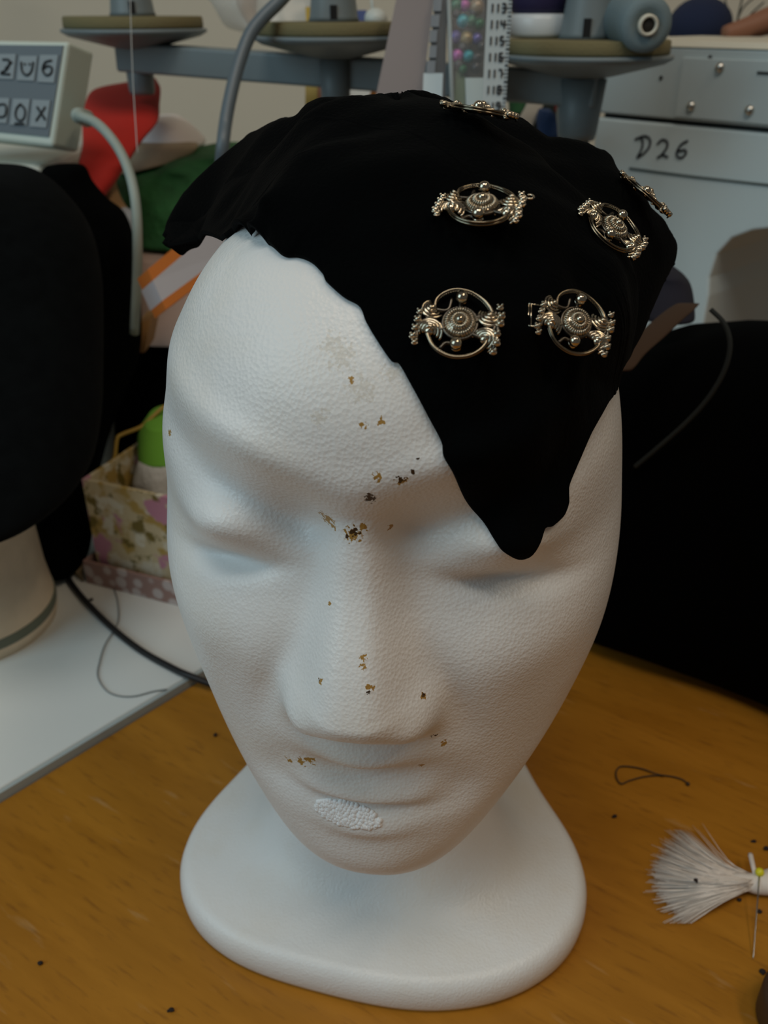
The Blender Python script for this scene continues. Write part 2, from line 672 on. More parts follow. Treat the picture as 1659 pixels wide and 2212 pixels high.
ne, nph = 330, 620
e = np.linspace(-math.pi / 2, math.pi / 2, ne)
ph = np.linspace(0, 2 * np.pi, nph, endpoint=False)
EE, PP = np.meshgrid(e, ph, indexing='ij')
DD = np.stack([np.cos(EE) * np.sin(PP), -np.cos(EE) * np.cos(PP), np.sin(EE)], -1)
HP = HC + DD * head_r(DD)[..., None]

foam = thing('mannequin_head', 'white polystyrene mannequin head with closed eyes on the wooden table', 'mannequin head', (0, 0.02, 0))
st_dark = [(u, v, r) for u, v, r in ((800, 1076, .0030), (868, 1036, .0022), (893, 1020, .0010), (765, 1150, .0026), (690, 1470, .0011), (798, 1494, .0012), (915, 1500, .0013), (905, 990, .0009), (940, 1588, .0016), (750, 1158, .0013))]
st_tan = [(u, v, r) for u, v, r in ((815, 1030, .0018), (705, 1118, .0034), (720, 1136, .0018), (762, 1155, .0034), (785, 1137, .0018), (843, 1138, .0013), (783, 1420, .0015), (785, 1442, .0013), (799, 1485, .0016), (692, 1471, .0014), (914, 1502, .0016), (668, 1641, .0028), (650, 1644, .0022), (625, 1640, .0018), (958, 1606, .0018), (912, 1652, .0018), (785, 918, .0016), (823, 910, .0014), (760, 820, .0014), (366, 936, .0020), (712, 1302, .0009), (870, 1040, .0022))]
hl = np.array([0, 0.02, 0])


def at_head(L):
    return [(cast(u, v) - hl, r) for u, v, r in L]


dust = [(cast(u, v) - hl, r) for u, v, r in ((740, 770, .006), (780, 840, .006), (720, 745, .005), (690, 900, .004), (850, 800, .005))]
FOAM = foam_mat([((0.74, 0.72, 0.67), dust, 0.33), ((0.42, 0.24, 0.06), at_head(st_tan), 0.26), ((0.045, 0.025, 0.012), at_head(st_dark), 0.33)])
hm = MB().grid(HP, closed_v=True)
part(hm, 'head', FOAM, foam, origin=hl)

# pedestal: flared oval foot with the neck
low = [(397, 1905), (404, 1960), (440, 2030), (500, 2072), (600, 2112), (760, 2152), (900, 2173), (1010, 2173), (1130, 2142), (1200, 2092), (1250, 2010), (1264, 1925)]
high = [(1250, 1845), (1208, 1760), (1155, 1697), (540, 1660), (480, 1700), (438, 1748), (408, 1805)]
BC = np.array([0.004, 0.018, 0])
pts = [gp(u, v, 0.006) for u, v in low] + [gp(u, v, 0.0135) for u, v in high] + [np.array([0.045, 0.086, 0]), np.array([0.0, 0.095, 0]), np.array([-0.040, 0.086, 0])]
ang = np.array([math.atan2(p[1] - BC[1], p[0] - BC[0]) for p in pts])
rad = np.array([math.hypot(p[1] - BC[1], p[0] - BC[0]) for p in pts])
A = np.stack([np.ones_like(ang)] + [f(k * ang) for k in range(1, 6) for f in (np.cos, np.sin)], 1)
cf = np.linalg.lstsq(np.vstack([A, np.diag([0] + [0.05 * k for k in range(1, 6) for _ in (0, 1)])]), np.r_[rad, np.zeros(11)], rcond=None)[0]
th = np.linspace(0, 2 * np.pi, 200, endpoint=False)
RB = np.stack([np.ones_like(th)] + [f(k * th) for k in range(1, 6) for f in (np.cos, np.sin)], 1) @ cf
prof = [(0.0, 0.0), (0.5, 0.0), (0.95, 0.0), (0.98, 0.0012), (0.994, 0.004), (1.0, 0.0085), (0.997, 0.0125), (0.984, 0.0155), (0.96, 0.0175)]
prof += [(0.96 - 0.46 * k, 0.0175 + 0.0085 * k ** 1.2 + 0.0226 * k ** 5.5) for k in np.linspace(0.06, 1, 22)]
rings = []
for s, z in prof:
    rings.append(np.stack([BC[0] + RB * s * np.cos(th), BC[1] + RB * s * np.sin(th), np.full_like(th, z)], 1))
for k in np.linspace(0.08, 1, 14):
    nr = 0.046 - 0.006 * k
    b = np.clip(k * 2.2, 0, 1)
    r = (RB * 0.5) * (1 - b) + nr * b
    r = np.minimum(r, RB * 0.5)
    rings.append(np.stack([BC[0] + r * np.cos(th), BC[1] + 0.004 + r * np.sin(th), np.full_like(th, 0.0486 + 0.062 * k)], 1))
pm = MB().grid(np.array(rings), closed_v=True)
part(pm, 'pedestal', FOAM, foam, origin=hl)

# broken patch of the lower lip: bare foam beads
cb = MB()
for k in range(460):
    a, q = RNG.random() * 6.283, math.sqrt(RNG.random())
    xx, yy = q * math.cos(a) * 73, q * math.sin(a) * 25
    u = 752 + xx * 0.955 - yy * 0.2
    v = 1762 + xx * 0.27 + yy * 0.96
    p = cast(u, v)
    cb.ball(p - nrm(p - HC) * 0.0005, 0.00075 + 0.0003 * RNG.random(), seg=8)
part(cb, 'broken_lip_patch', mat('fresh_foam_beads', (0.90, 0.91, 0.92), rough=0.6), foam, origin=hl)['label'] = 'broken patch of bare white foam beads'

# ================================================================== VELVET HAT
# hat = head surface + an offset that swells into folds
edge_px = [(465, 497), (500, 493), (540, 503), (575, 520), (610, 546), (640, 548), (670, 560), (695, 585), (703, 602), (740, 635), (775, 656), (790, 690), (815, 732), (845, 775), (862, 782), (890, 830), (925, 895), (955, 952), (960, 985), (980, 1020), (1000, 1065), (1040, 1120), (1070, 1165), (1090, 1193), (1120, 1209), (1145, 1204), (1165, 1178), (1178, 1142), (1195, 1136), (1220, 1112), (1231, 1080), (1230, 1050), (1250, 1000), (1280, 932), (1312, 875), (1330, 852), (1336, 836), (1324, 824)]
EO = 0.0016
edge3 = [cast(u, v, EO) for u, v in edge_px]
left_lobe = [px(350, 525, .300), px(380, 530, .292), (px(425, 518, .283))]
right_edge = [px(1337, 798, .262), px(1372, 750, .268), px(1402, 690, .273), px(1428, 640, .278), px(1440, 600, .284)]
back = [HC + np.array(p) for p in ((0.076, 0.062, 0.065), (0.045, 0.092, 0.06), (0.0, 0.104, 0.058), (-0.042, 0.090, 0.066), (-0.062, 0.066, 0.078))]
bnd = left_lobe + edge3 + right_edge + back
POLE = nrm((0.16, -0.46, 0.90))
pu = nrm(np.cross(POLE, (0, 1.0, 0)))
pv = np.cross(POLE, pu)


def polar(P):
    d = (P - HC)
    d = d / np.linalg.norm(d, axis=-1, keepdims=True)
    return np.arctan2(d @ pv, d @ pu), np.arccos(np.clip(d @ POLE, -1, 1))


bd = cspline(np.vstack([bnd[-2:], bnd, bnd[:2]]), 2600)
baz, bth = polar(bd)
o = np.argsort(baz)
baz, bth = baz[o], bth[o]
naz, nrho = 760, 120
az = np.linspace(-np.pi, np.pi, naz, endpoint=False)
TB = np.interp(az, np.r_[baz - 2 * np.pi, baz, baz + 2 * np.pi], np.r_[bth, bth, bth])
# control points of the offset
ctrl = []


def ck(P, rel=None):
    P = np.asarray(P)
    d = nrm(P - HC)
    ctrl.append((d, np.linalg.norm(P - HC) - float(head_r(d[None])[0])))


def co(u, v, off):
    P = cast(u, v, off)
    ctrl.append((nrm(P - HC), off))


for p in edge3:
    ctrl.append((nrm(p - HC), EO))
for p in left_lobe + right_edge:
    ck(p)
for p in back:
    ctrl.append((nrm(p - HC), 0.008))
SILH = [(345, 515, .302), (352, 480, .298), (378, 432, .294), (412, 385, .29), (450, 350, .287), (482, 325, .284), (522, 294, .28), (580, 262, .276), (636, 245, .273), (655, 222, .274), (695, 206, .274), (765, 203, .272), (840, 200, .272), (885, 193, .272), (925, 194, .272), (965, 207, .270), (1010, 228, .266), (1052, 240, .263), (1092, 238, .262), (1132, 249, .262), (1160, 274, .262), (1182, 291, .26), (1222, 291, .26), (1272, 301, .263), (1330, 335, .268), (1370, 370, .272), (1392, 405, .275), (1405, 438, .276), (1440, 470, .28), (1470, 520, .284), (1468, 560, .285), (1447, 590, .285)]
for s in SILH:
    ck(px(*s))
for u, v, of in ((560, 430, .010), (480, 440, .012), (640, 330, .012), (700, 480, .007), (800, 600, .004), (860, 700, .003), (820, 420, .009), (760, 300, .012), (950, 600, .005), (950, 800, .003), (1050, 1000, .003), (1120, 1140, .003), (1150, 900, .0035), (1250, 950, .003), (1040, 485, .008), (990, 705, .004), (1315, 520, .011), (1150, 600, .007), (1120, 420, .011), (1250, 380, .014), (930, 320, .012), (1040, 330, .011), (1280, 800, .004), (1180, 800, .004), (1300, 650, .009), (1380, 600, .014)):
    co(u, v, of)
for q_ in ((1237, 704, .191), (1180, 705, .187), (1300, 720, .203), (1100, 705, .1845), (1245, 620, .199), (1235, 780, .192)):
    ck(px(*q_))
for d, of in (((0, .5, .9), .012), ((.4, .6, .7), .013), ((-.4, .6, .7), .013), ((0, .9, .6), .011), ((.6, .3, .8), .016), ((-.6, .3, .8), .014)):
    ctrl.append((nrm(d), of))
CD = np.array([c[0] for c in ctrl])
CO = np.array([c[1] for c in ctrl])
kd = np.linalg.norm(CD[:, None] - CD[None], axis=2)
RW = np.linalg.solve(np.block([[kd + 0.004 * np.eye(len(CD)) * 0, np.ones((len(CD), 1))], [np.ones((1, len(CD))), np.zeros((1, 1))]]) + 1e-9 * np.eye(len(CD) + 1), np.r_[CO, 0])


def hat_off(D):
    sh = D.shape[:-1]
    Q = D.reshape(-1, 3)
    out = np.zeros(len(Q))
    for i in range(0, len(Q), 4000):
        k = np.linalg.norm(Q[i:i + 4000, None] - CD[None], axis=2)
        out[i:i + 4000] = k @ RW[:-1] + RW[-1]
    return np.maximum(out.reshape(sh), 0.0013)


def dir_of(azm, thm):
    return POLE * np.cos(thm)[..., None] + (pu * np.cos(azm)[..., None] + pv * np.sin(azm)[..., None]) * np.sin(thm)[..., None]


rho = np.linspace(0.0, 1, nrho) ** 0.9
AZ, RH = np.meshgrid(az, rho, indexing='ij')
HD = dir_of(AZ, TB[:, None] * RH)
off = hat_off(HD)
base_r = head_r(HD)
wr = lumps(HD, 3, 16, 0.0020) + lumps(HD, 5, 34, 0.0009)
off = np.maximum(off + wr * np.clip((1 - RH) / 0.12, 0, 1), 0.0013)
# keep the folds inside the outline the hat shows
OUTL = np.array([s_[:2] for s_ in SILH] + [(1402, 692), (1374, 752), (1345, 800), (1345, 1300), (335, 1300), (338, 560)], float)


def outside(P):
    q = P.reshape(-1, 3) - CAM
    dep = q @ FW
    x_, y_ = CX + FPX * q[:, 0] / dep, CY - FPX * (q @ UP) / dep
    ins = np.zeros(len(q), bool)
    for (xa_, ya_), (xb_, yb_) in zip(OUTL, np.roll(OUTL, -1, 0)):
        if ya_ == yb_:
            continue
        ins ^= ((ya_ > y_) != (yb_ > y_)) & (x_ < (xb_ - xa_) * (y_ - ya_) / (yb_ - ya_) + xa_)
    return ~ins.reshape(P.shape[:-1])


for it in range(36):
    bad = outside(HC + HD * (base_r + off)[..., None])
    off = np.where(bad, np.maximum(off * 0.90, 0.0013), off)
    if it % 6 == 5 and it < 30:
        sm = (np.roll(off, 1, 0) + np.roll(off, -1, 0)) / 2
        off[:, 1:-1] = 0.4 * off[:, 1:-1] + 0.3 * sm[:, 1:-1] + 0.15 * (off[:, :-2] + off[:, 2:])
OUT = HC + HD * (base_r + off)[..., None]
INN = HC + HD * (base_r + np.maximum(off - 0.0016, 0.0003))[..., None]
hat = thing('velvet_hat', 'black velvet hat piece with a pointed flap over one eye and six filigree clasps', 'hat', (HC[0], HC[1], 0.30))
hb = MB()
G = np.concatenate([OUT, INN[:, ::-1]], 1)
hb.grid(G, closed_u=True)
part(hb, 'velvet_crown', VELVET, hat, origin=(HC[0], HC[1], 0.30))


def hat_point(u, v):
    dd = (OUT.reshape(-1, 3) - CAM)
    dep = dd @ FW
    uu = CX + FPX * dd[:, 0] / dep
    vv = CY - FPX * (dd @ UP) / dep
    m = np.where(np.hypot(uu - u, vv - v) < 6)[0]
    if not len(m):
        m = [int(np.argmin(np.hypot(uu - u, vv - v)))]
    i = m[int(np.argmin(dep[m]))]
    a, b = divmod(int(i), nrho)
    b0, b1 = max(b - 5, 0), min(b + 5, nrho - 1)
    t1 = OUT[a, b1] - OUT[a, b0]
    t2 = OUT[(a + 10) % naz, b] - OUT[(a - 10) % naz, b]
    n = nrm(np.cross(t1, t2))
    if np.dot(n, OUT[a, b] - HC) < 0:
        n = -n
    return OUT[a, b], n


# ------------------------------------------------------------------ filigree clasps
MM = 0.001


def arc(cx, cy, rx, ry, a0, a1, z, n=24):
    t = np.radians(np.linspace(a0, a1, n))
    return np.stack([cx + rx * np.cos(t), cy + ry * np.sin(t), np.full(n, z)], 1)


def mesh_only(mb, name, m):
    ob = mb.build(name, m)
    me = ob.data
    bpy.data.objects.remove(ob)
    return me


def clasp_meshes():
    out = []
    fr = MB()
    for p in ([(-6, 3.6), (-2.5, 3.0), (-1.5, 5.6)], [(5.8, 1.5), (3.6, 1.2), (2.5, 0.6)], [(-6.2, -1.6), (-4, -1.2), (-2.8, -0.8)], [(4.6, -3.6), (2.6, -2.6), (1.8, -2.0)], [(-0.9, -5), (-2.8, -4.2), (-4.2, -5.4)], [(0.6, 5.2), (0.2, 4.0), (0, 2.8)], [(-0.9, -5), (-0.5, -3.8), (-0.2, -2.8)], [(-8, 3), (-8.6, 0), (-8.8, -3.4)], [(7.2, 2.6), (7.6, -1.5), (6.6, -6.2)], [(-8.4, 0), (-6.6, 1.4), (-5.2, 3.2)], [(7.4, 0), (6.6, -2), (5.2, -3)]):
        fr.tube(cspline([(a * MM, b * MM, 0.5 * MM) for a, b in p], 12), 0.42 * MM, 7)
    t = np.radians(np.linspace(0, 360, 60))
    ring = np.stack([3.5 * np.cos(t), 3.5 * np.sin(t), np.full(60, .5)], 1) * MM
    fr.tube(ring, 0.35 * MM, 6)
    out.append(('frame', mesh_only(fr, 'clasp_frame', METALD), METALD))
    ro = MB()
    ro.lathe([(3.25 * MM, 0.2 * MM), (3.2 * MM, 0.7 * MM), (2.4 * MM, 1.15 * MM), (1.2 * MM, 1.6 * MM), (0.3 * MM, 1.8 * MM)], seg=40)
    for nn, ra, rb, z0, z1, w in ((34, 2.35, 3.3, 1.5, 1.0, 0.17), (22, 1.15, 2.05, 2.0, 1.6, 0.19)):
        for k in range(nn):
            a = 2 * np.pi * k / nn
            c, s = math.cos(a), math.sin(a)
            z0, z1 = (1.75, 1.25) if nn == 34 else (2.3, 1.9)
            ro.tube(np.array([(r * c, r * s, z) for r, z in ((ra, z0 - .15), (ra + .15, z0 + .05), ((ra + rb) / 2, (z0 + z1) / 2 + .14), (rb - .1, z1), (rb, z1 - .3))]) * MM, np.array([.6, 1, 1.15, 1, .6]) * w * MM, 6)
    ro.ball((0, 0, 2.25 * MM), 0.95 * MM, 18)
    out.append(('rosette', mesh_only(ro, 'rosette', METAL), METAL))
    for c in ((0.55, 5.2), (-0.9, -5.0)):
        b = MB().ball((c[0] * MM, c[1] * MM, 1.6 * MM), 1.3 * MM, 22)
        b.lathe([(0.9 * MM, 0), (1.25 * MM, 0.35 * MM), (0.8 * MM, .8 * MM)], (c[0] * MM, c[1] * MM, 0.1 * MM), seg=20)
        out.append(('ball', mesh_only(b, 'ball', METAL), METAL))
    # two long scrolls, each a flat band with a milled face
    for path in ([(-5.0, 3.6), (-4.6, 5.3), (-3.0, 6.7), (-0.6, 7.35), (2.2, 6.7), (4.6, 5.0), (6.0, 3.2), (6.6, 1.6)], [(-6.7, -2.2), (-5.9, -4.4), (-4.2, -6.3), (-1.6, -7.5), (1.2, -7.5), (3.4, -6.6), (4.9, -5.2), (5.5, -3.8)]):
        s = MB()
        c = cspline([(a * MM, b * MM, 0) for a, b in path], 70)
        for dz, off_, rr in ((.55, 0.0, .30), (1.15, 0.05, .30)):
            q = c.copy()
            q[:, 2] = dz * MM
            q[:, :2] *= 1 + off_ * 0.02
            s.tube(q, rr * MM * np.interp(np.linspace(0, 1, 70), [0, .25, .6, 1], [1.5, .9, .8, 1.7]), 7)
        q = c * 0.955
        q[:, 2] = .8 * MM
        s.tube(q, .22 * MM, 6)
        for i in range(6, 66, 2):
            a_, b_ = c[i] * 0.94, c[i] * 1.0
            a_, b_ = a_ + (0, 0, .9 * MM), b_ + (0, 0, 1.25 * MM)
            s.tube(np.array([a_, b_]), .15 * MM, 5)
        out.append(('scroll', mesh_only(s, 'scroll', METALS), METALS))
    # ribbed shells
    for cx, cy, rot, sc in ((-5.4, 3.5, 215, .95), (-6.3, -1.6, 75, 1.15), (6.2, 1.4, 255, 1.05), (4.8, -3.9, 40, 1.1)):
        s = MB()
        for k, rr in enumerate((0.5, 1.1, 1.7, 2.3)):
            a = arc(0, 0, rr, rr * .95, rot - 115, rot + 115, 0) * sc
            tt = np.linspace(-1, 1, len(a))
            a[:, 2] = (1.9 - 0.36 * k) - 0.9 * tt ** 2
            a[:, 0] += cx
            a[:, 1] += cy
            s.tube(a * MM, np.clip((0.34 - .1 * tt ** 2), .1, 1) * MM * sc, 7)
        s.ball((cx * MM, cy * MM, .7 * MM), 1.0 * MM * sc, 12)
        out.append(('shell', mesh_only(s, 'shell', METAL), METAL))
    nug = ((-8.0, 2.7, .75), (-8.5, 1.0, .8), (-9.0, -0.8, .8), (-9.5, -2.6, .85), (-9.2, -4.0, .65), (8.2, 2.9, .7), (8.4, 1.0, .8), (8.1, -0.7, .85), (7.3, -2.9, .85), (7.2, -4.9, .85), (6.5, -6.8, .75))
    for x, y, r in nug:
        s = MB().ball((x * MM, y * MM, .9 * MM), r * MM, 12, (1, .8, 1))
        for k in (-1, 1):
            s.ball(((x + .45 * k) * MM, (y + .42) * MM, 1.35 * MM), .42 * r * MM, 10)
        s.tube(arc(x, y - .1, r * .9, r * .55, 0, 360, 1.0, 14) * MM, .15 * MM, 5)
        out.append(('nugget', mesh_only(s, 'nugget', METAL), METAL))
    return out


CM = clasp_meshes()
hook = MB()
for x in (-10.8, -11.4):
    hook.tube(np.array([(x, -2.6, .6), (x, 2.6, .6)]) * MM, .18 * MM, 6)
hook.tube(np.array([(-11.4, 2.6, .6), (-8.4, 2.6, .6)]) * MM, .2 * MM, 6)
hook.tube(np.array([(-11.4, -2.6, .6), (-8.4, -2.6, .6)]) * MM, .2 * MM, 6)
HOOK = mesh_only(hook, 'hook_bar', METAL)
eye = MB()
eye.tube(arc(-10.3, 3.6, .9, .9, 0, 360, .7, 20) * MM, .26 * MM, 6)
eye.tube(arc(9.9, 2.6, .8, .8, -150, 120, .7, 20) * MM, .24 * MM, 6)
EYE = mesh_only(eye, 'hook_eye', METAL)


def clasp(u, v, ang, face, scale=1.0, label=None, extra=None, lift=0.0012):
    P, n = hat_point(u, v)
    n = nrm(RT * face[0] + UP * face[1] - FW * face[2])
    xa = RT * math.cos(ang) + UP * math.sin(ang)
    xa = nrm(xa - n * np.dot(xa, n))
    ya = np.cross(n, xa)
    M = Matrix(((xa[0], ya[0], n[0], P[0] + n[0] * lift), (xa[1], ya[1], n[1], P[1] + n[1] * lift), (xa[2], ya[2], n[2], P[2] + n[2] * lift), (0, 0, 0, 1)))
    M = M @ Matrix.Scale(scale, 4)
    pi_ = Matrix.Translation((-HC[0], -HC[1], -0.30))
    root = None
    for nm, me, m in CM + ([extra] if extra else []):
        ob = bpy.data.objects.new(nm if root is not None else 'filigree_clasp', me)
        COL.objects.link(ob)
        if root is None:
            root = ob
            ob.parent = hat
            ob.matrix_parent_inverse = pi_
            ob.matrix_basis = M
            ob['label'] = label
        else:
            ob.parent = root
    return root


clasp(992, 701, 0.0, (-.08, .25, .96), 1.0, 'antique silver filigree clasp, lower left on the hat')
clasp(1237, 704, math.radians(-3), (.24, .20, .95), 0.96, 'antique silver filigree clasp with a hook bar, lower right on the hat', ('hook_bar', HOOK, METAL), .002)
clasp(1045, 480, math.radians(-4), (-.05, .66, .75), 1.02, 'antique silver filigree clasp with small hook eyes, upper left on the hat', ('hook_eye', EYE, METAL), .0035)
clasp(1318, 508, math.radians(-24), (.42, .48, .77), 1.0, 'antique silver filigree clasp, upper right on the hat', None, .002)
clasp(1038, 281, math.radians(-15), (.16, .92, .40), 0.95, 'antique silver filigree clasp seen edge on at the top of the hat', None, .003)
clasp(1382, 444, math.radians(-43), (.60, .70, .40), 1.0, 'antique silver filigree clasp seen edge on at the right side of the hat', None, .003)

# ================================================================== THINGS ON THE WOODEN TABLE
THREAD = mat('dark_brown_thread', (0.05, 0.03, 0.015), rough=0.8)
pp = [gp(1488, 1694, .0008), gp(1470, 1682, .001), (gp(1435, 1675, .001)), gp(1395, 1677, .001), gp(1360, 1686, .001), gp(1342, 1693, .001), gp(1332, 1680, .001), gp(1332, 1664, .001), gp(1345, 1655, .001), gp(1385, 1660, .001), gp(1420, 1672, .0016), gp(1436, 1675, .0022)]
b = MB().tube(cspline(pp, 80), 0.00035, 6)
b.ball(gp(1486, 1693, .001), 0.0010, 10)
tag(b.build('thread_loop', THREAD), 'small loop of dark thread lying on the wood above the tassel', 'thread')

TS = mat('white_tassel_fibre', (0.78, 0.72, 0.66), rough=0.7)
tp = gp(1590, 1912)
tas = thing('tassel', 'white fringed tassel bound at a waist, lying on the wood at the right edge', 'tassel', (tp[0], tp[1], 0))
waist = gp(1610, 1905, 0.006)
fb = MB()
for k in range(760):
    a = RNG.random() ** 0.9
    f = RNG.normal() * 0.55
    f = max(-1.1, min(1.1, f))
    u1 = 1428 + 35 * abs(f) ** 1.5 + RNG.normal() * 15
    v1 = 1893 + 92 * f - 6 * (1 - abs(f))
    if k % 31 == 0:
        u1 += 40
        v1 += 14 * np.sign(f)
    z1 = 0.0006 + 0.0065 * RNG.random() * (1 - 0.5 * abs(f))
    e1 = gp(u1, v1, z1)
    w = gp(1608 + RNG.normal() * 9, 1905 + f * 17, 0.0025 + 0.008 * RNG.random() * (1 - .6 * abs(f)))
    mid = gp((u1 + 1608) / 2 + 10, 1904 + f * 42, 0.004 + 0.007 * RNG.random() * (1 - .5 * abs(f)))
    fb.tube(cspline([w, mid, e1], 7), np.linspace(.00030, .00009, 7), 4)
o_ = part(fb, 'fringe', TS, tas, origin=(tp[0], tp[1], 0))
o_['kind'] = 'stuff'
fb = MB()
c = cspline([gp(1570, 1903, .0045), gp(1605, 1905, .005), gp(1640, 1908, .0052), gp(1700, 1900, .006), gp(1760, 1885, .006)], 30)
fb.tube(c, np.interp(np.linspace(0, 1, 30), [0, .18, .35, .6, 1], [.0030, .0036, .0036, .0052, .0095]), 16)
part(fb, 'bound_waist', TS, tas, origin=(tp[0], tp[1], 0))
fb = MB().tube(cspline([gp(1632, 1893, .008), gp(1627, 1872, .0088), gp(1621, 1846, .0075)], 12), np.linspace(.0009, .0011, 12), 8)
part(fb, 'tie_end', TS, tas, origin=(tp[0], tp[1], 0))
pn = thing('pin', 'steel dressmaking pin with a round yellow head, stuck through the white tassel', 'pin', tuple(gp(1632, 1990)))
a, c = gp(1641, 1884, .0106), gp(1627, 2072, .0006)
part(MB().ball(a, .00185, 18), 'pin_head', mat('yellow_plastic', (0.75, 0.70, 0.02), rough=0.3), pn)
part(MB().tube(np.array([a, a * .5 + c * .5, a * .06 + c * .94, c]), np.array([.0003, .0003, .0003, .00008]), 8), 'pin_shaft', STEEL, pn)

crumbs = [(1328, 1763, 'dark crumb on the wood between the foam base and the thread loop', .0011, 0), (1503, 1901, 'black crumb caught on the white tassel fringe', .0010, .0135), (1629, 1817, 'dark crumb on the wood just above the tassel tie', .0010, 0), (1597, 1944, 'dark crumb on the wood right under the tassel waist', .0010, 0), (1641, 1969, 'dark crumb on the wood right beside the pin shaft', .0011, 0), (1647, 2098, 'dark crumb on the wood just below the pin tip', .0013, 0), (87, 2080, 'dark crumb at the lower left of the wooden table', .0011, 0), (370, 2181, 'dark crumb at the bottom edge below the foam base', .0011, 0), (465, 1588, 'dark crumb on the wood left of the foam chin', .0011, 0), (1656, 1832, 'dark crumb at the right picture edge above the tassel', .0013, 0)]
for u, v, lb, r, z in crumbs:
    p = gp(u, v, z + r * .6)
    b = MB()
    b.ball(p, r, 10, (1, .8, .65))
    for _ in range(3):
        b.ball(p + RNG.normal(size=3) * r * .45 * np.array([1, 1, .3]), r * .5, 8)
    tag(b.build('crumb', mat('dark_crumb', (0.02, 0.012, 0.01), rough=0.9)), lb, 'crumb', 'dark crumbs on the wooden table')
b = MB()
b.lathe([(.014, 0), (.016, .002), (.016, .014), (.0145, .016), (.004, .016)], gp(1730, 2215), seg=40)
tag(b.build('wooden_disc', mat('dark_brown_wood', (0.05, 0.025, 0.012), rough=0.5)), 'dark brown round object cut off at the lower right corner', 'wood')

# ================================================================== THINGS ON THE WHITE TABLE
b = MB().tube(cspline([gp(112, 1180, WTZ + .002), gp(127, 1214, WTZ + .0022), gp(165, 1275, WTZ + .0022), gp(230, 1345, WTZ + .0022), gp(300, 1402, WTZ + .0022), gp(370, 1442, WTZ + .0026), gp(410, 1460, WTZ + .003), gp(470, 1482, .0045), gp(560, 1500, .0022), gp(680, 1490, .0022)], 90), .0019, 10)
tag(b.build('black_cable', BLACKP), 'thin black cable curving over the white table to the foam head', 'cable')
b = MB().tube(cspline([gp(246, 1272, WTZ + .0007), gp(254, 1300, WTZ + .0007), gp(254, 1345, WTZ + .0007), gp(228, 1390, WTZ + .0007), gp(216, 1425, WTZ + .0007), gp(211, 1460, WTZ + .0007), gp(228, 1490, WTZ + .0007), gp(255, 1503, WTZ + .0007), gp(290, 1504, WTZ + .0007), gp(330, 1494, WTZ + .0007), gp(360, 1489, WTZ + .0007)], 80), .0004, 6)
tag(b.build('loose_thread', mat('grey_thread', (0.2, 0.22, 0.22), rough=.9)), 'fine grey thread lying loose on the white table beside the black cable', 'thread')
b = MB().ball(gp(197, 1295, WTZ + .0007), .0014, 10, (1, 1, .5))
tag(b.build('crumb', MATS['dark_crumb']), 'dark crumb on the white table above the black cable', 'crumb')

# floral box
fl = nrm(gp(376, 1307, WTZ) - gp(187, 1259, WTZ))
fs = np.array([-fl[1], fl[0], 0])
fc = gp(187, 1259, WTZ)
BX = thing('floral_box', 'open cardboard box with pink and gold flowers, standing in its lid on the white table', 'box', tuple(fc))
FLOR = floral_mat()
LIP = mat('pink_white_lace_paper', (0.52, 0.36, 0.33), rough=.7)
nt = LIP.node_tree
vo = nt.nodes.new('ShaderNodeTexVoronoi')
vo.inputs['Scale'].default_value = 110
tcn = nt.nodes.new('ShaderNodeTexCoord')
nt.links.new(tcn.outputs['Object'], vo.inputs['Vector'])
rr = nt.nodes.new('ShaderNodeValToRGB')
rr.color_ramp.elements[0].position = .35
rr.color_ramp.elements[0].color = (.58, .5, .48, 1)
rr.color_ramp.elements[1].position = .5
rr.color_ramp.elements[1].color = (.36, .22, .19, 1)
nt.links.new(vo.outputs['Distance'], rr.inputs[0])
nt.links.new(rr.outputs[0], nt.nodes['Principled BSDF'].inputs['Base Color'])


def open_box(mb, c0, lx, ly, z0, z1, t):
    a = [c0, c0 + fl * lx, c0 + fl * lx + fs * ly, c0 + fs * ly]
    i = [c0 + fl * t + fs * t, c0 + fl * (lx - t) + fs * t, c0 + fl * (lx - t) + fs * (ly - t), c0 + fl * t + fs * (ly - t)]
    V, F = [], []
    for q, z in ((a, z0), (a, z1), (i, z1), (i, z0 + t)):
        for p in q:
            V.append((p[0], p[1], z))
    for r in range(3):
        for k in range(4):
            F.append((r * 4 + k, r * 4 + (k + 1) % 4, r * 4 + 4 + (k + 1) % 4, r * 4 + 4 + k))
    F += [(0, 3, 2, 1), (12, 13, 14, 15)]
    mb.add(V, F)
    return mb


LX, LY = 0.150, 0.135
part(open_box(MB(), fc, LX, LY, WTZ, WTZ + .017, .002), 'lid_tray', LIP, BX, smooth=False, bevel=.0006, origin=tuple(fc))
part(open_box(MB(), fc + (fl + fs) * .006, LX - .012, LY - .012, WTZ + .003, WTZ + .073, .0025), 'box_body', FLOR, BX, smooth=False, bevel=.0006, origin=tuple(fc))
bc = fc + fl * .050 + fs * .045
mb = loft_rows([(892, 325, 385, .574), (920, 308, 400, .574), (950, 301, 410, .574), (985, 302, 410, .574)], .022, 31, .002, 150, 30, 30)
tag(mb.build('green_ball', mat('bright_green_plush', (0.16, 0.42, 0.04), rough=.9)), 'bright green ball of wool on top of the white fluff in the floral box', 'wool ball')
mb = loft_rows([(968, 300, 400, .572), (1000, 290, 405, .572), (1035, 295, 405, .572), (1066, 305, 400, .572), (1090, 330, 390, .572)], .022, 32, .003, 200, 34, 40)
tag(mb.build('white_fluff', mat('white_fluff_fibre', (0.55, 0.55, 0.52), rough=1, bump=(300, .002))), 'white fluffy ball of wadding in the floral box', 'wadding')
mb = loft_rows([(1052, 262, 400, .578), (1070, 255, 400, .578), (1100, 250, 400, .578), (1140, 250, 400, .578)], .030, 33, .003, 120, 24, 30)  # dark lump put in for the shaded inside of the box
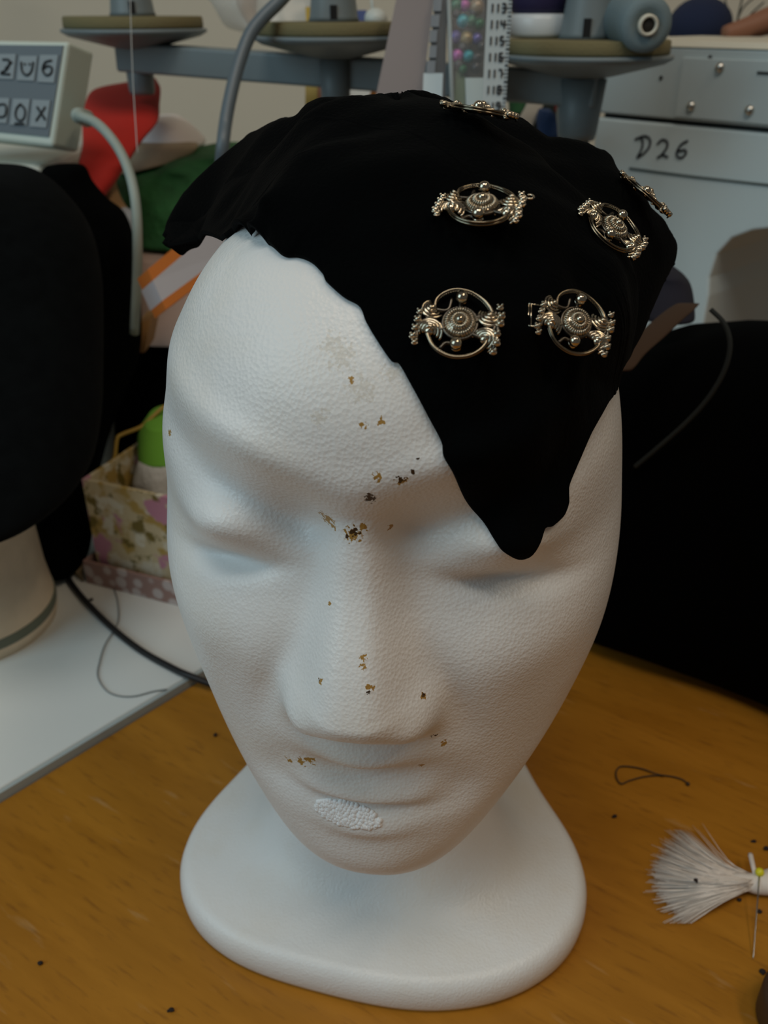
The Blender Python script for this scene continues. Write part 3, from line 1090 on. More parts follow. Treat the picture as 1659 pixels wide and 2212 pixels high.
tag(mb.build('box_shade_fill', mat('dark_grey_shade', (0.03, 0.034, 0.05), rough=.95)), 'dark grey filling standing in for the shade inside the floral box', 'cloth')
rb = MB().tube(cspline([px(240, 1000, .56), px(248, 985, .56), px(253, 948, .56), px(265, 938, .562), px(305, 922, .565), px(330, 900, .567), px(356, 878, .57), px(380, 872, .572)], 50), .0013, 8)
tag(rb.build('gold_ribbon', mat('gold_ribbon_cloth', (0.42, 0.27, 0.04), rough=.5)), 'thin gold ribbon looped over the rim of the floral box', 'ribbon')

tag(MB().prism([gp(u, v, WTZ + .0002) for u, v in ((138, 1224), (180, 1258), (181, 1230), (176, 1200))], (0, 0, .004)).build('tan_card', mat('tan_card_paper', (.36, .27, .15), rough=.8), smooth=False), 'small tan card corner left of the floral box on the white table', 'card')
# second head with black felt
HN = mat('mottled_beige_papier', (0.72, 0.59, 0.43), rough=.7, noise=(30, .4))
lo = gp(-62, 1340, WTZ)
hd2 = thing('hat_form', 'beige mannequin neck and head covered in black felt at the left edge', 'mannequin head', (lo[0], lo[1], WTZ))
nb = MB()
R0 = float(np.linalg.norm(gp(125, 1390, WTZ) - gp(-62, 1390, WTZ)))
nb.lathe([(R0 * .98, 0), (R0 * 1.0, .006), (R0 * .99, .014), (R0 * .95, .03), (R0 * .92, .07), (R0 * .88, .11), (R0 * .86, .18)], (lo[0], lo[1], WTZ), seg=64)
part(nb, 'neck', HN, hd2, origin=(lo[0], lo[1], WTZ))
nb = MB()
nb.lathe([(R0 * 1.003, .0075), (R0 * 1.008, .009), (R0 * 1.005, .0125), (R0 * .999, .0135)], (lo[0], lo[1], WTZ), seg=64)
part(nb, 'painted_ring', mat('grey_green_paint', (0.16, 0.18, 0.13), rough=.6), hd2, origin=(lo[0], lo[1], WTZ))
mb = loft_rows([(366, -150, -10, .50), (372, -210, 40, .495), (390, -260, 80, .49), (430, -300, 128, .485), (500, -320, 180, .48), (600, -325, 208, .475), (720, -322, 217, .465), (850, -315, 214, .452), (950, -300, 203, .442), (1030, -270, 180, .434), (1068, -230, 140, .432), (1085, -180, 95, .432), (1089, -110, 50, .433)], [.03, .045, .052, .058, .058, .055, .03], 41, .0012, 60, 80, 90)
part(mb, 'felt_hood', FELT, hd2, origin=(lo[0], lo[1], WTZ))

# black cloth bundles
mb = loft_rows([(358, 100, 158, .555), (366, 95, 175, .555), (400, 95, 190, .555), (440, 100, 225, .555), (470, 110, 262, .56), (520, 125, 286, .562), (600, 150, 298, .575), (700, 165, 294, .58), (800, 165, 285, .58), (900, 150, 250, .578), (1000, 110, 215, .575), (1090, 92, 188, .588), (1150, 96, 188, .585), (1205, 100, 184, .58), (1226, 104, 176, .578)], [.02, .025, .028, .03, .035, .035, .035, .03], 44, .002, 70, 90, 70)
tag(mb.build('black_velvet_cover', mat('black_velvet_dull', (0.0016, 0.002, 0.0022), rough=1, spec=.03)), 'tall black velvet cover standing between the black felt head and the floral box', 'cloth')
mb = loft_rows([(706, 330, 520, .745), (716, 305, 560, .745), (740, 285, 600, .74), (800, 255, 620, .735), (900, 245, 640, .73), (1000, 260, 640, .725), (1090, 275, 640, .72)], .045, 45, .003, 60, 60, 60, flat=WTZ)
tag(mb.build('black_bag', CLOTHK), 'black cloth bag standing behind the floral box, under the pink and tan parcel', 'bag')

# stack above the black bag
mb = loft_rows([(528, 290, 520, .725), (545, 288, 520, .725), (600, 288, 520, .72), (650, 292, 520, .72), (690, 296, 520, .715), (718, 300, 520, .715)], .05, 46, .002, 60, 40, 40, pw=4)
tag(mb.build('fabric_parcel', mat('pinkish_beige_cloth', (0.50, 0.36, 0.30), rough=.9, noise=(30, .2))), 'pinkish beige folded cloth lying on the black bag', 'cloth')
b = MB().prism([px(296, 700, .615), px(326, 690, .615), px(312, 762, .61), px(303, 762, .61)], (0.0, 0.03, 0.0))
tag(b.build('wooden_wedge', mat('orange_beige_wood', (0.40, 0.20, 0.06), rough=.6), smooth=False), 'small orange brown wedge between the black cloths and the pinkish parcel', 'wood')
# striped carton
q0, q1, q2, q3 = px(330, 606, .50), px(480, 478, .56), px(500, 540, .56), px(350, 650, .50)
nn = nrm(np.cross(q1 - q0, q3 - q0))
if np.dot(nn, FW) < 0:
    nn = -nn
ct = thing('striped_carton', 'white carton strip with orange edges, leaning behind the left side of the foam head', 'carton', tuple((q0 + q1 + q2 + q3) / 4))
ORG = mat('orange_print', (0.62, 0.19, 0.03), rough=.6)
part(MB().prism([q0, q1, q2, q3], nn * .012), 'white_panel', mat('pale_lilac_card', (0.55, 0.56, 0.62), rough=.6), ct, smooth=False)
up_ = (q0 - q3) * .55
part(MB().prism([q0 + up_, q1 + up_, q1, q0], nn * .011), 'orange_stripe', ORG, ct, smooth=False)
dn_ = (q3 - q0) * .42
part(MB().prism([q3, q2, q2 + dn_, q3 + dn_], nn * .011), 'orange_stripe', ORG, ct, smooth=False)

mb = loft_rows([(318, 440, 520, .75), (330, 380, 560, .75), (350, 320, 580, .745), (372, 260, 600, .74), (400, 240, 600, .735), (450, 262, 600, .73), (500, 285, 600, .73), (535, 310, 600, .73)], .05, 47, .006, 130, 50, 60)
tag(mb.build('green_cloth', mat('dark_green_cloth', (0.018, 0.12, 0.030), rough=.8, noise=(45, .8), bump=(120, .004))), 'crumpled dark green cloth left of the black velvet hat', 'cloth')
mb = loft_rows([(250, 340, 365, .76), (262, 315, 395, .76), (285, 295, 425, .76), (310, 285, 440, .76), (330, 285, 400, .76), (345, 284, 340, .76)], .03, 48, .002, 80, 40, 40)
tag(mb.build('white_cloth_roll', mat('white_cotton', (0.84, 0.79, 0.77), rough=.9)), 'roll of white cloth on top of the green cloth', 'cloth')
mb = loft_rows([(308, 300, 425, .735), (322, 285, 425, .732), (345, 275, 400, .73), (362, 265, 330, .725), (372, 258, 290, .725)], .02, 49, .001, 60, 26, 36)
tag(mb.build('beige_cloth_strip', mat('beige_cotton', (0.42, 0.33, 0.22), rough=.9, noise=(60, .2))), 'folded beige cloth strip between the white roll and green cloth', 'cloth')
mb = loft_rows([(168, 320, 338, .715), (178, 270, 342, .71), (192, 205, 346, .70), (225, 188, 345, .68), (262, 184, 338, .66), (300, 178, 312, .64), (340, 176, 285, .625), (370, 176, 262, .62), (400, 182, 243, .615), (430, 192, 222, .61), (446, 198, 212, .61)], .018, 50, .0025, 110, 70, 60)
o_ = tag(mb.build('red_cloth', mat('red_cotton', (0.50, 0.018, 0.010), rough=.8, noise=(40, .15))), 'bright red cloth draped beside the grey control panel', 'cloth')
mb = loft_rows([(386, 232, 244, .64), (400, 220, 250, .64), (430, 212, 262, .64), (462, 214, 282, .638), (476, 225, 290, .636)], .012, 51, .001, 60, 24, 24)
tag(mb.build('tan_felt_scrap', mat('tan_felt', (0.36, 0.22, 0.10), rough=.9)), 'tan felt scrap between the red and the green cloth', 'cloth')
mb = loft_rows([(446, 214, 240, .632), (460, 214, 285, .63), (490, 220, 290, .628), (530, 255, 292, .625), (600, 270, 296, .62)], .014, 52, .001, 60, 24, 24)
tag(mb.build('pale_blue_cloth', mat('pale_blue_cotton', (0.38, 0.42, 0.46), rough=.9)), 'pale blue grey cloth edge behind the grey panel cable', 'cloth')

part(loft_rows([(326, 60, 180, .60), (332, 52, 190, .60), (342, 110, 200, .60), (350, 165, 205, .60)], .008, 53, .0008, 90, 20, 30), 'trailing_fold', MATS['red_cotton'], o_)
# control panel on its white case
pnl_n = -nrm(px(205, 112, .555) - px(149, 89, .53))
P0 = px(149, 89, .53)
PT = thing('control_panel', 'pale grey control panel box with two rows of symbol keys at the left', 'control panel', tuple(px(60, 325, .50)))


def pp_(u, v, off=0.0):
    return ray_plane(u, v, P0, pnl_n) + pnl_n * off


corn = [pp_(-110, 84), pp_(149, 89), pp_(115, 318), pp_(-110, 292)]
thick = float(np.linalg.norm(px(205, 112, .555) - px(149, 89, .53)))
part(MB().prism(corn, -pnl_n * thick), 'housing', CASE, PT, smooth=False, bevel=.0025)
part(MB().prism([pp_(-90, 97, .0002), pp_(138, 99, .0002), pp_(107, 296, .0002), pp_(-90, 276, .0002)], pnl_n * .0006), 'keypad', mat('slate_keypad', (0.12, 0.145, 0.165), rough=.5), PT, smooth=False)
KEYM = mat('grey_key', (0.27, 0.31, 0.33), rough=.5)
keys = [((0, 118), (38, 118), (32, 172), (-4, 171)), ((46, 122), (84, 122), (77, 176), (40, 174)), ((90, 120), (129, 120), (120, 180), (84, 178)), ((-12, 212), (24, 213), (17, 267), (-16, 264)), ((32, 214), (68, 215), (60, 272), (25, 270)), ((74, 216), (112, 218), (103, 277), (68, 274))]
syms = [[[(10, 130), (24, 132), (20, 150), (6, 160), (26, 162)], [(16, 150), (30, 135)]],
        [[(50, 135), (52, 155), (62, 164), (72, 155), (76, 135)], [(58, 138), (58, 142)], [(68, 138), (68, 142)]],
        [[(116, 132), (102, 136), (96, 152), (104, 164), (114, 160), (116, 148), (106, 144), (98, 150)]],
        [[(-4, 228), (16, 228), (14, 252), (-6, 250), (-4, 228)]],
        [[(48, 226), (40, 236), (38, 252), (46, 262), (56, 256), (58, 238), (48, 226)], [(36, 268), (56, 268)]],
        [[(84, 232), (102, 260)], [(102, 232), (82, 262)]]]
for kq, sy in zip(keys, syms):
    ko = part(MB().prism([pp_(u, v, .001) for u, v in kq], pnl_n * .0006), 'key', KEYM, PT, smooth=False)
    s = MB()
    for st in sy:
        p = np.array([pp_(u, v, .0018) for u, v in st])
        s.tube(cspline(p, 20) if len(p) > 2 else p, .0007, 6)
    so = s.build('key_symbol', BLACKP)
    so.parent = ko
    so.matrix_parent_inverse = Matrix.Identity(4)
cb_ = cspline([pp_(158, 248, -.014), px(170, 250, .525), px(205, 264, .52), px(235, 292, .515), px(262, 332, .515), px(282, 382, .515), px(293, 440, .515), px(297, 510, .52), px(296, 600, .535), px(290, 720, .56)], 70)
part(MB().tube(cb_, .0029, 12), 'panel_cable', mat('grey_green_cable', (0.34, 0.40, 0.36), rough=.5), PT)
part(MB().tube(cb_[:9], np.linspace(.0052, .0044, 9), 14), 'cable_sleeve', MATS['grey_green_cable'], PT)
cz = 0.238
c0 = px(-60, 352, .53)
cs = MB().obox((-.284, .345 + .062, (cz + WTZ) / 2), (1, 0.0, 0), (0.0, 1, 0), (0, 0, 1), .066, .062, (cz - WTZ) / 2)
tag(cs.build('white_machine_case', mat('off_white_plastic', (0.60, 0.64, 0.58), rough=.5), smooth=False, bevel=.006), 'off white machine case under the control panel behind the black felt head', 'machine case')

# ================================================================== THREAD STAND
discs = [(291, 66, .643), (722, 82, .574), (1262, 122, .530)]
DC = [px(*d) for d in discs]
zz = float(np.mean([p[2] for p in DC]))
ts = thing('thread_stand', 'blue grey thread stand with three padded spool discs on a bar above the hat', 'thread stand', (DC[1][0], DC[1][1], WTZ))
o0 = tuple(ts.location)
bdir = nrm(DC[2] - DC[0])
pr = np.cross(bdir, (0, 0, 1.0))
upv = np.cross(pr, bdir)
upv = upv if upv[2] > 0 else -upv
mid = (DC[0] + DC[2]) / 2 - upv * .0175
hl_ = np.linalg.norm(DC[2] - DC[0]) / 2
part(MB().obox(mid + pr * 0, bdir, pr, upv, hl_ + .012, .011, .0095), 'bar', STAND, ts, smooth=False, bevel=.002, origin=o0)
pole_p = px(905, 120, .57)
part(MB().tube(np.array([(pole_p[0], pole_p[1] + .0, WTZ), (pole_p[0], pole_p[1], zz - .03)]), .008, 20), 'pole', STAND, ts, origin=o0)
part(MB().lathe([(.045, 0), (.045, .006), (.012, .010), (.010, .02)], (pole_p[0], pole_p[1], WTZ + .0003), seg=40), 'foot', STAND, ts, origin=o0)
for k, c in enumerate(DC):
    pl = MB().lathe([(.010, -.012), (.018, -.0105), (.047, -.0035), (.0515, -.001), (.052, .0005), (.0505, .0015), (.01, .0012)], c, seg=64)
    po = part(pl, 'spool_disc', STAND, ts, origin=tuple(c))  # dark plastic chosen to stand in for the shade under the disc
    pd = MB().lathe([(.0488, .0016), (.0494, .003), (.0490, .0085), (.048, .0092), (.01, .0092)], c, seg=64).build('foam_pad', OLIVE)
    pd.parent = po
    pd.matrix_parent_inverse = Matrix.Translation(-Vector(tuple(c)))
    cn = MB().lathe([(.0165, .0094), (.0155, .012), (.0115, .045), (.009, .075), (.006, .085), (.003, .087)], c, seg=40).build('spool_pin', STAND)
    cn.parent = po
    cn.matrix_parent_inverse = Matrix.Translation(-Vector(tuple(c)))
    tv = nrm(np.array([CAM[0] - c[0], CAM[1] - c[1], 0]))
    sl = MB().obox(c + tv * .0152 + np.array([0, 0, .0145]), np.cross(tv, (0, 0, 1)), (0, 0, 1), tv, .0022, .004 if k < 2 else .0055, .0009).build('slot', BLACKP, smooth=False)
    sl.parent = po
    sl.matrix_parent_inverse = Matrix.Translation(-Vector(tuple(c)))
    bo = MB().lathe([(.0085, -.042), (.0095, -.039), (.0105, -.010)] if k != 2 else [(.011, -.046), (.012, -.042), (.015, -.012)], c, seg=30).build('boss', STAND)
    bo.parent = po
    bo.matrix_parent_inverse = Matrix.Translation(-Vector(tuple(c)))

# hose
b = MB().tube(cspline([px(640, -40, .53), px(606, 0, .53), px(566, 40, .53), (px(540, 75, .53)), px(520, 125, .53), px(502, 190, .53), px(488, 260, .53), px(480, 330, .53), px(474, 420, .56), px(472, 520, .61)], 90), .0040, 14)
tag(b.build('grey_hose', mat('blue_grey_rubber', (0.115, 0.15, 0.175), rough=.4)), 'blue grey hose curving down in front of the thread stand bar', 'hose')
b = MB().tube(cspline([px(281, -30, .52), px(283, 60, .52), px(287, 170, .52), px(293, 270, .52), px(297, 330, .52)], 40), .00022, 5)
tag(b.build('hanging_thread', mat('pale_thread', (0.6, 0.62, 0.6), rough=.7)), 'fine pale thread hanging in front of the left spool disc', 'thread')

# purple spool and lying grey spool on the right disc
c = px(1160, 100, .548)
ps = thing('purple_thread_cone', 'purple thread cone with a white foot on the right spool disc', 'thread cone', tuple(c))
c = np.array([c[0], c[1], DC[2][2] + .0098])
part(MB().lathe([(.0185, 0), (.0195, .002), (.0192, .010), (.0175, .0125), (.005, .0125)], c, seg=40), 'white_foot', mat('white_plastic', (.66, .70, .72), rough=.3), ps)
part(MB().lathe([(.016, .0126), (.0185, .015), (.0185, .026), (.0165, .042), (.012, .06), (.006, .064)], c, seg=40), 'purple_thread', mat('purple_thread_wrap', (.025, .018, .075), rough=.6, bump=(900, .0004)), ps)
cc = px(1399, 54, .475)
gx = nrm(px(1335, 36, .53) - cc)
gs = thing('grey_thread_cone', 'blue grey thread cone lying with its white core facing forward on the right spool disc', 'thread cone', tuple(cc + gx * .02 - np.array([0, 0, .016])))
gm = MB()
rr_ = [(.0054, .0035), (.0056, .0), (.0128, .0006), (.0138, .003), (.0141, .02), (.0141, .045), (.0134, .05), (.006, .05)]
gm.lathe(rr_, cc, gx, seg=48)
part(gm, 'grey_thread', mat('grey_thread_wrap', (.165, .225, .245), rough=.7, bump=(1200, .0004)), gs)
part(MB().lathe([(.0035, .008), (.0037, -.0025), (.0043, -.003), (.0052, -.0025), (.0054, .0), (.0054, .008)], cc, gx, seg=32), 'cone_core', CREAM, gs)
part(MB().lathe([(.0034, -.0012), (.0034, .004)], cc, gx, seg=32), 'core_hole', mat('dark_brown_hollow', (.03, .025, .02), rough=.9), gs)

# ================================================================== INDUSTRIAL MACHINE
M0 = px(1290, 243, .66)
M1 = px(1659, 285, .575)
md = M1 - M0
md[2] = 0
md = nrm(md)
mn = np.cross(md, (0, 0, 1.0))
if np.dot(mn, CAM - M0) < 0:
    mn = -mn
MT = thing('sewing_machine', 'pale grey industrial sewing machine marked D26 behind the right side of the hat', 'sewing machine', (M0[0], M0[1], WTZ))
mo = tuple(MT.location)


def mp_(u, v, off=0.0):
    return ray_plane(u, v, M0 + mn * off, mn)


def flatz(P, z):
    P = np.array(P)
    P[2] = z
    return P


zs = mp_(1290, 243)[2]                   # slot height
zs2 = mp_(1290, 253)[2]
zt = mp_(1500, 103)[2]
sL, sR = 0.0, 0.42
b0 = M0.copy()


def ms(s, z, off=0.0):
    return np.array([b0[0] + md[0] * s + mn[0] * off, b0[1] + md[1] * s + mn[1] * off, z])


def s_of(u, v):
    return float(np.dot(mp_(u, v) - b0, md))


# lower casting with the arch under the arm
a_pts = [mp_(u, v) for u, v in ((1530, 640), (1532, 600), (1548, 550), (1580, 515), (1625, 498), (1680, 492))]
sa = [(float(np.dot(p - b0, md)), p[2]) for p in a_pts]
poly = [(sL, zs2), (sR, zs2), (sR, sa[-1][1])] + [(s, z) for s, z in sa[::-1]] + [(sa[0][0], WTZ), (sL, WTZ)]
part(MB().prism([ms(s, z) for s, z in poly], -mn * .13), 'lower_casting', MACH, MT, smooth=False, bevel=.002, origin=mo)
part(MB().prism([ms(sL + .004, zs2, -.004), ms(sR, zs2, -.004), ms(sR, zs - .0004, -.004), ms(sL + .004, zs - .0004, -.004)], -mn * .12), 'slot', mat('dark_slot', (.03, .035, .035), rough=.8), MT, smooth=False, origin=mo)
zst = zs
part(MB().prism([ms(sL + .0, zst, .001), ms(sR, zst, .001), ms(sR, zt, .001), ms(sL + .0, zt, .001)], -mn * .131), 'upper_casting', MACHU, MT, smooth=False, bevel=.0015, origin=mo)
part(MB().prism([ms(sL - .002, zt, .002), ms(sR, zt, .002), ms(sR, zt + .004, -.002), ms(sL - .002, zt + .004, -.002)], -mn * .131), 'top_cover', CREAM, MT, smooth=False, bevel=.001, origin=mo)
s1 = s_of(1472, 180)
part(MB().prism([ms(s1, zst + .002, .0012), ms(sR, zst + .002, .0012), ms(sR, zt - .006, .0012), ms(s1, zt - .006, .0012)], mn * .0016), 'cover_plate', MACHU, MT, smooth=False, bevel=.0004, origin=mo)
for u, v in ((1555, 146), (1493, 229), (1619, 238)):
    p = mp_(u, v, .003)
    so_ = MB().lathe([(.0032, 0), (.0033, .0006), (.0026, .002), (.0012, .0028), (.0003, .003)], p, mn, seg=24)
    part(so_, 'screw', STEEL, MT, origin=mo)
for u, v in ((1428, 168), (1534, 124)):
    p = mp_(u, v, .0012)
    part(MB().lathe([(.0014, 0), (.0012, .0006)], p, mn, seg=14), 'screw_hole', BLACKP, MT, origin=mo)
p, q = mp_(1636, 157, .003), mp_(1690, 160, .003)
part(MB().tube(np.array([p, q]), .0008, 8), 'vent_slit', MATS['dark_slot'], MT, origin=mo)
part(MB().tube(np.array([mp_(1360, 364, .0002), mp_(1500, 382, .0002), mp_(1680, 402, .0002)]), .0009, 8), 'seam', mat('seam_grey', (.10, .13, .13), rough=.8), MT, origin=mo)
ink = MB()
for st in ([(1383, 297), (1388, 305), (1386, 322), (1376, 341)], [(1372, 301), (1392, 294), (1404, 301), (1402, 318), (1390, 332), (1376, 341)],
           [(1420, 312), (1430, 302), (1441, 306), (1440, 320), (1428, 335), (1420, 341), (1432, 335), (1443, 340)],
           [(1486, 304), (1472, 312), (1462, 328), (1464, 339), (1474, 340), (1482, 331), (1479, 324), (1466, 327)]):
    P = np.array([mp_(u, v, .0003) for u, v in st])
    ink.tube(cspline(P, 30), .00085, 8)
part(ink, 'marker_lettering', INK, MT, origin=mo)['label'] = 'handwritten black marker code D26'

pb = loft_rows([(490, 1600, 1760, .84), (530, 1585, 1760, .84), (580, 1575, 1760, .84), (660, 1570, 1760, .83), (760, 1570, 1760, .82)], .03, 91, .004, 120, 30, 40)
tag(pb.build('olive_cloth', mat('olive_brown_cloth', (.035, .032, .012), rough=.9, noise=(60, .9))), 'dark olive and brown cloth seen through the arch of the sewing machine', 'cloth')
# navy ball, arm and twigs behind the machine
b = MB().ball(px(1512, 55, .86), .029, 30, (1.05, 1, .85))
b.lathe([(.012, 0), (.012, .10)], px(1512, 70, .86) - np.array([0, 0, .115]), seg=20)
tag(b.build('navy_wool_ball', mat('navy_wool', (.012, .02, .055), rough=.95)), 'navy blue wool ball behind the sewing machine top', 'wool ball')
b = MB().tube(cspline([px(1565, 74, .69), px(1610, 62, .69), px(1660, 45, .69), px(1730, 25, .69)], 20), np.linspace(.006, .012, 20), 16)
tag(b.build('leather_roll', mat('brown_leather', (.26, .11, .06), rough=.6)), 'reddish brown leather roll lying on the sewing machine top at the right edge', 'leather')
tw = thing('twig_bunch', 'bunch of thin dark twigs behind the navy wool ball', 'twigs', tuple(px(1585, 90, .88)))
for pts_ in ([(1580, 110), (1590, 55), (1605, -10)], [(1578, 110), (1575, 50), (1565, -10)], [(1585, 100), (1615, 40), (1650, 5)], [(1584, 90), (1600, 25), (1640, -15)]):
    part(MB().tube(cspline([px(u, v, .88) for u, v in pts_], 16), .0009, 6), 'twig', mat('dark_twig', (.02, .025, .02), rough=.8), tw)

# ================================================================== MIDDLE BACKGROUND
# tape measure standing upright behind the hat
tz0, tz1 = WTZ, 0.36
tl, tr = px(1047, 120, .468), px(1099, 120, .468)
tm = thing('tape_measure', 'white tape measure with black numbers hanging behind the hat', 'tape measure', ((tl[0] + tr[0]) / 2, tl[1], WTZ))
to = tuple(tm.location)
part(MB().prism([(tl[0], tl[1], tz0), (tr[0], tr[1], tz0), (tr[0], tr[1], tz1), (tl[0], tl[1], tz1)], (0, .0008, 0)), 'tape', mat('white_tape', (.62, .70, .72), rough=.5), tm, smooth=False, origin=to)
SEG = {'1': ['bc'], '2': ['abged'], '3': ['abgcd'], '4': ['fgbc'], '5': ['afgcd'], '6': ['afgecd'], '7': ['abc'], '8': ['abcdefg'], '9': ['abcdfg'], '0': ['abcdef']}
SP = {'a': ((0, 2), (1, 2)), 'b': ((1, 2), (1, 1)), 'c': ((1, 1), (1, 0)), 'd': ((0, 0), (1, 0)), 'e': ((0, 0), (0, 1)), 'f': ((0, 1), (0, 2)), 'g': ((0, 1), (1, 1))}
y_f = tl[1] - .0003
for k, num in enumerate((113, 114, 115, 116, 117, 118, 119, 120, 121)):
    vv = 17 + 35.4 * k
    zc = ray_plane(1070, vv, (0, tl[1], 0), np.array([0, 1.0, 0]))[2]
    g = MB()
    for i, ch in enumerate(str(num)):
        x0 = tl[0] + .0019 + i * .0029
        for sgm in SEG[ch][0]:
            (ax_, ay_), (bx_, by_) = SP[sgm]
            off1 = .5 if ch == '1' else 0
            g.tube(np.array([(x0 + (ax_ - off1) * .0017, y_f, zc + (ay_ - 1) * .0019), (x0 + (bx_ - off1) * .0017, y_f, zc + (by_ - 1) * .0019)]), .00045, 6)
    part(g, 'tape_number', INK, tm, origin=to)
    g = MB()
    for j in range(5):
        z_ = zc + .0018 * j - .0036
        g.tube(np.array([(tr[0] - (.0030 if j == 2 else .0018), y_f, z_), (tr[0], y_f, z_)]), .0002, 5)
    part(g, 'tick_marks', INK, tm, origin=to)

# clear box of bead tubes
def slab(u0, v0, u1, v1, u2, v2, u3, v3, d, t):
    q = [px(u0, v0, d), px(u1, v1, d), px(u2, v2, d), px(u3, v3, d)]
    return MB().prism(q, FW * t)


b = slab(868, -60, 944, -60, 908, 235, 806, 235, .512, .003)
tag(b.build('mauve_ruler', mat('mauve_grey_plastic', (.135, .115, .12), rough=.4), smooth=False), 'slanting mauve grey ruler between the spool discs', 'ruler')
bd_ = thing('printed_card', 'dark strip card with pale letter blocks, beside the mauve ruler', 'card', tuple(px(930, 250, .60)))
part(slab(946, -60, 968, -60, 960, 260, 914, 260, .505, .003), 'card', mat('dark_grey_card', (.035, .045, .055), rough=.5), bd_, smooth=False)
for (u, v, w, h, c_) in ((946, 10, 9, 14, 0), (941, 45, 9, 13, 0), (937, 78, 8, 13, 0), (936, 112, 8, 13, 0), (932, 145, 9, 14, 0), (936, 185, 21, 27, 1)):
    q = slab(u - w, v - h, u + w, v - h, u + w - 2, v + h, u - w - 2, v + h, .504, .0006)
    part(q, 'letter_block', mat('pale_blue_print', (.50, .60, .64), rough=.5) if c_ else mat('grey_print', (.16, .19, .22), rough=.5), bd_, smooth=False)
GL = mat('clear_plastic', (.92, .96, .96), rough=.04, alpha=.05)
bt = thing('bead_box', 'clear plastic box of dark shiny beads, beside the white tape measure', 'bead box', tuple(px(1010, 260, .59)))
part(slab(966, -60, 1050, -60, 1046, 262, 978, 262, .490, .0012), 'clear_front', GL, bt, smooth=False)
part(MB().tube(np.array([px(968, -60, .489), px(978, 262, .489)]), .0013, 8), 'clear_edge', mat('pale_clear_plastic', (.5, .56, .56), rough=.15, alpha=.6), bt)
part(slab(962, -60, 1056, -60, 1050, 262, 975, 262, .518, .003), 'backing', mat('near_black_card', (.01, .012, .012), rough=.6), bt, smooth=False)
beads = [(985, 12, 0, 14), (1004, 12, 4, 12), (1030, 16, 5, 17), (1000, 46, 1, 14), (1018, 46, 0, 13), (1036, 52, 2, 12), (984, 80, 3, 13), (1008, 84, 6, 15), (1030, 84, 3, 12), (988, 120, 4, 13), (1012, 122, 1, 13), (1030, 126, 7, 13), (986, 30, 7, 10), (1040, 100, 7, 10), (1000, 102, 7, 10), (1022, 28, 7, 10), (1000, 150, 2, 10), (990, 140, 7, 11), (1028, 146, 7, 12)]
bcs = [(.03, .15, .09), (.02, .30, .36), (.02, .12, .05), (.11, .09, .30), (.42, .08, .34), (.30, .22, .14), (.30, .22, .10), (.05, .05, .055)]
for u, v, k, r in beads:
    part(MB().ball(px(u, v, .503), r * .503 / FPX, 18), 'bead', mat('bead_colour_' + 'abcdefgh'[k], bcs[k], rough=.12, metal=.3), bt)
part(slab(1005, 168, 1047, 168, 1047, 262, 1008, 262, .504, .003), 'white_label', mat('pale_blue_label', (.42, .52, .54), rough=.6), bt, smooth=False)
part(slab(985, 150, 1005, 165, 1004, 262, 980, 262, .505, .003), 'green_label', mat('olive_green_label', (.07, .11, .05), rough=.6), bt, smooth=False)

for nm, q, d, c_, lb, ct_ in (('yellow_ruler', (660, 148, 686, 148, 684, 320, 658, 320), .66, (.42, .31, .04), 'yellow wooden ruler standing under the middle spool disc', 'ruler'),
                              ('red_brown_stick', (687, 148, 702, 148, 700, 320, 685, 320), .663, (.26, .09, .03), 'red brown stick standing beside the yellow ruler', 'stick'),
                              ('white_paper_strip', (704, 186, 800, 186, 800, 330, 702, 330), .69, (.6, .64, .62), 'white paper sheet standing below the middle spool disc', 'paper'),
                              ('orange_strip', (826, 150, 842, 150, 806, 260, 770, 260), .64, (.62, .25, .05), 'slanting orange strip left of the mauve ruler', 'strip')):
    tag(slab(*q, d, .004).build(nm, mat(nm + '_colour', c_, rough=.5), smooth=False), lb, ct_)
# plastic bag behind the stand
pb = loft_rows([(-40, 440, 700, .72), (0, 450, 690, .72), (35, 475, 685, .72), (60, 500, 680, .72), (72, 530, 660, .72)], .03, 61, .004, 140, 30, 40)
tag(pb.build('plastic_bag', mat('clear_bag_plastic', (.70, .74, .72), rough=.25, alpha=.45)), 'clear plastic bag of haberdashery behind the middle spool disc', 'bag')
pb = loft_rows([(-40, 505, 560, .73), (0, 510, 555, .73), (30, 520, 560, .73), (55, 535, 580, .73)], .008, 62, .002, 140, 20, 24)
tag(pb.build('tan_leather_strip', mat('tan_leather', (.42, .25, .13), rough=.7)), 'tan leather strip inside the clear plastic bag', 'leather')
pb = MB().ball(px(812, 40, .65), .0085, 24, (1, 1, .8))
pb.tube(np.array([px(806, 30, .65), px(800, -40, .65)]), .0012, 8)
tag(pb.build('white_stopper', mat('white_ceramic', (.62, .66, .62), rough=.4)), 'small white stopper on a wire right of the middle spool pin', 'stopper')
pb = slab(765, 22, 792, 22, 792, 60, 765, 60, .655, .01)
tag(pb.build('blue_packet', mat('blue_packet_paper', (.03, .06, .2), rough=.6), smooth=False), 'small blue packet right of the middle spool pin', 'packet')
pb = slab(660, 15, 678, 15, 676, 60, 662, 60, .66, .004)
tag(pb.build('yellow_tag', mat('yellow_tag_paper', (.45, .30, .02), rough=.6), smooth=False), 'small yellow tag left of the middle spool pin', 'tag')

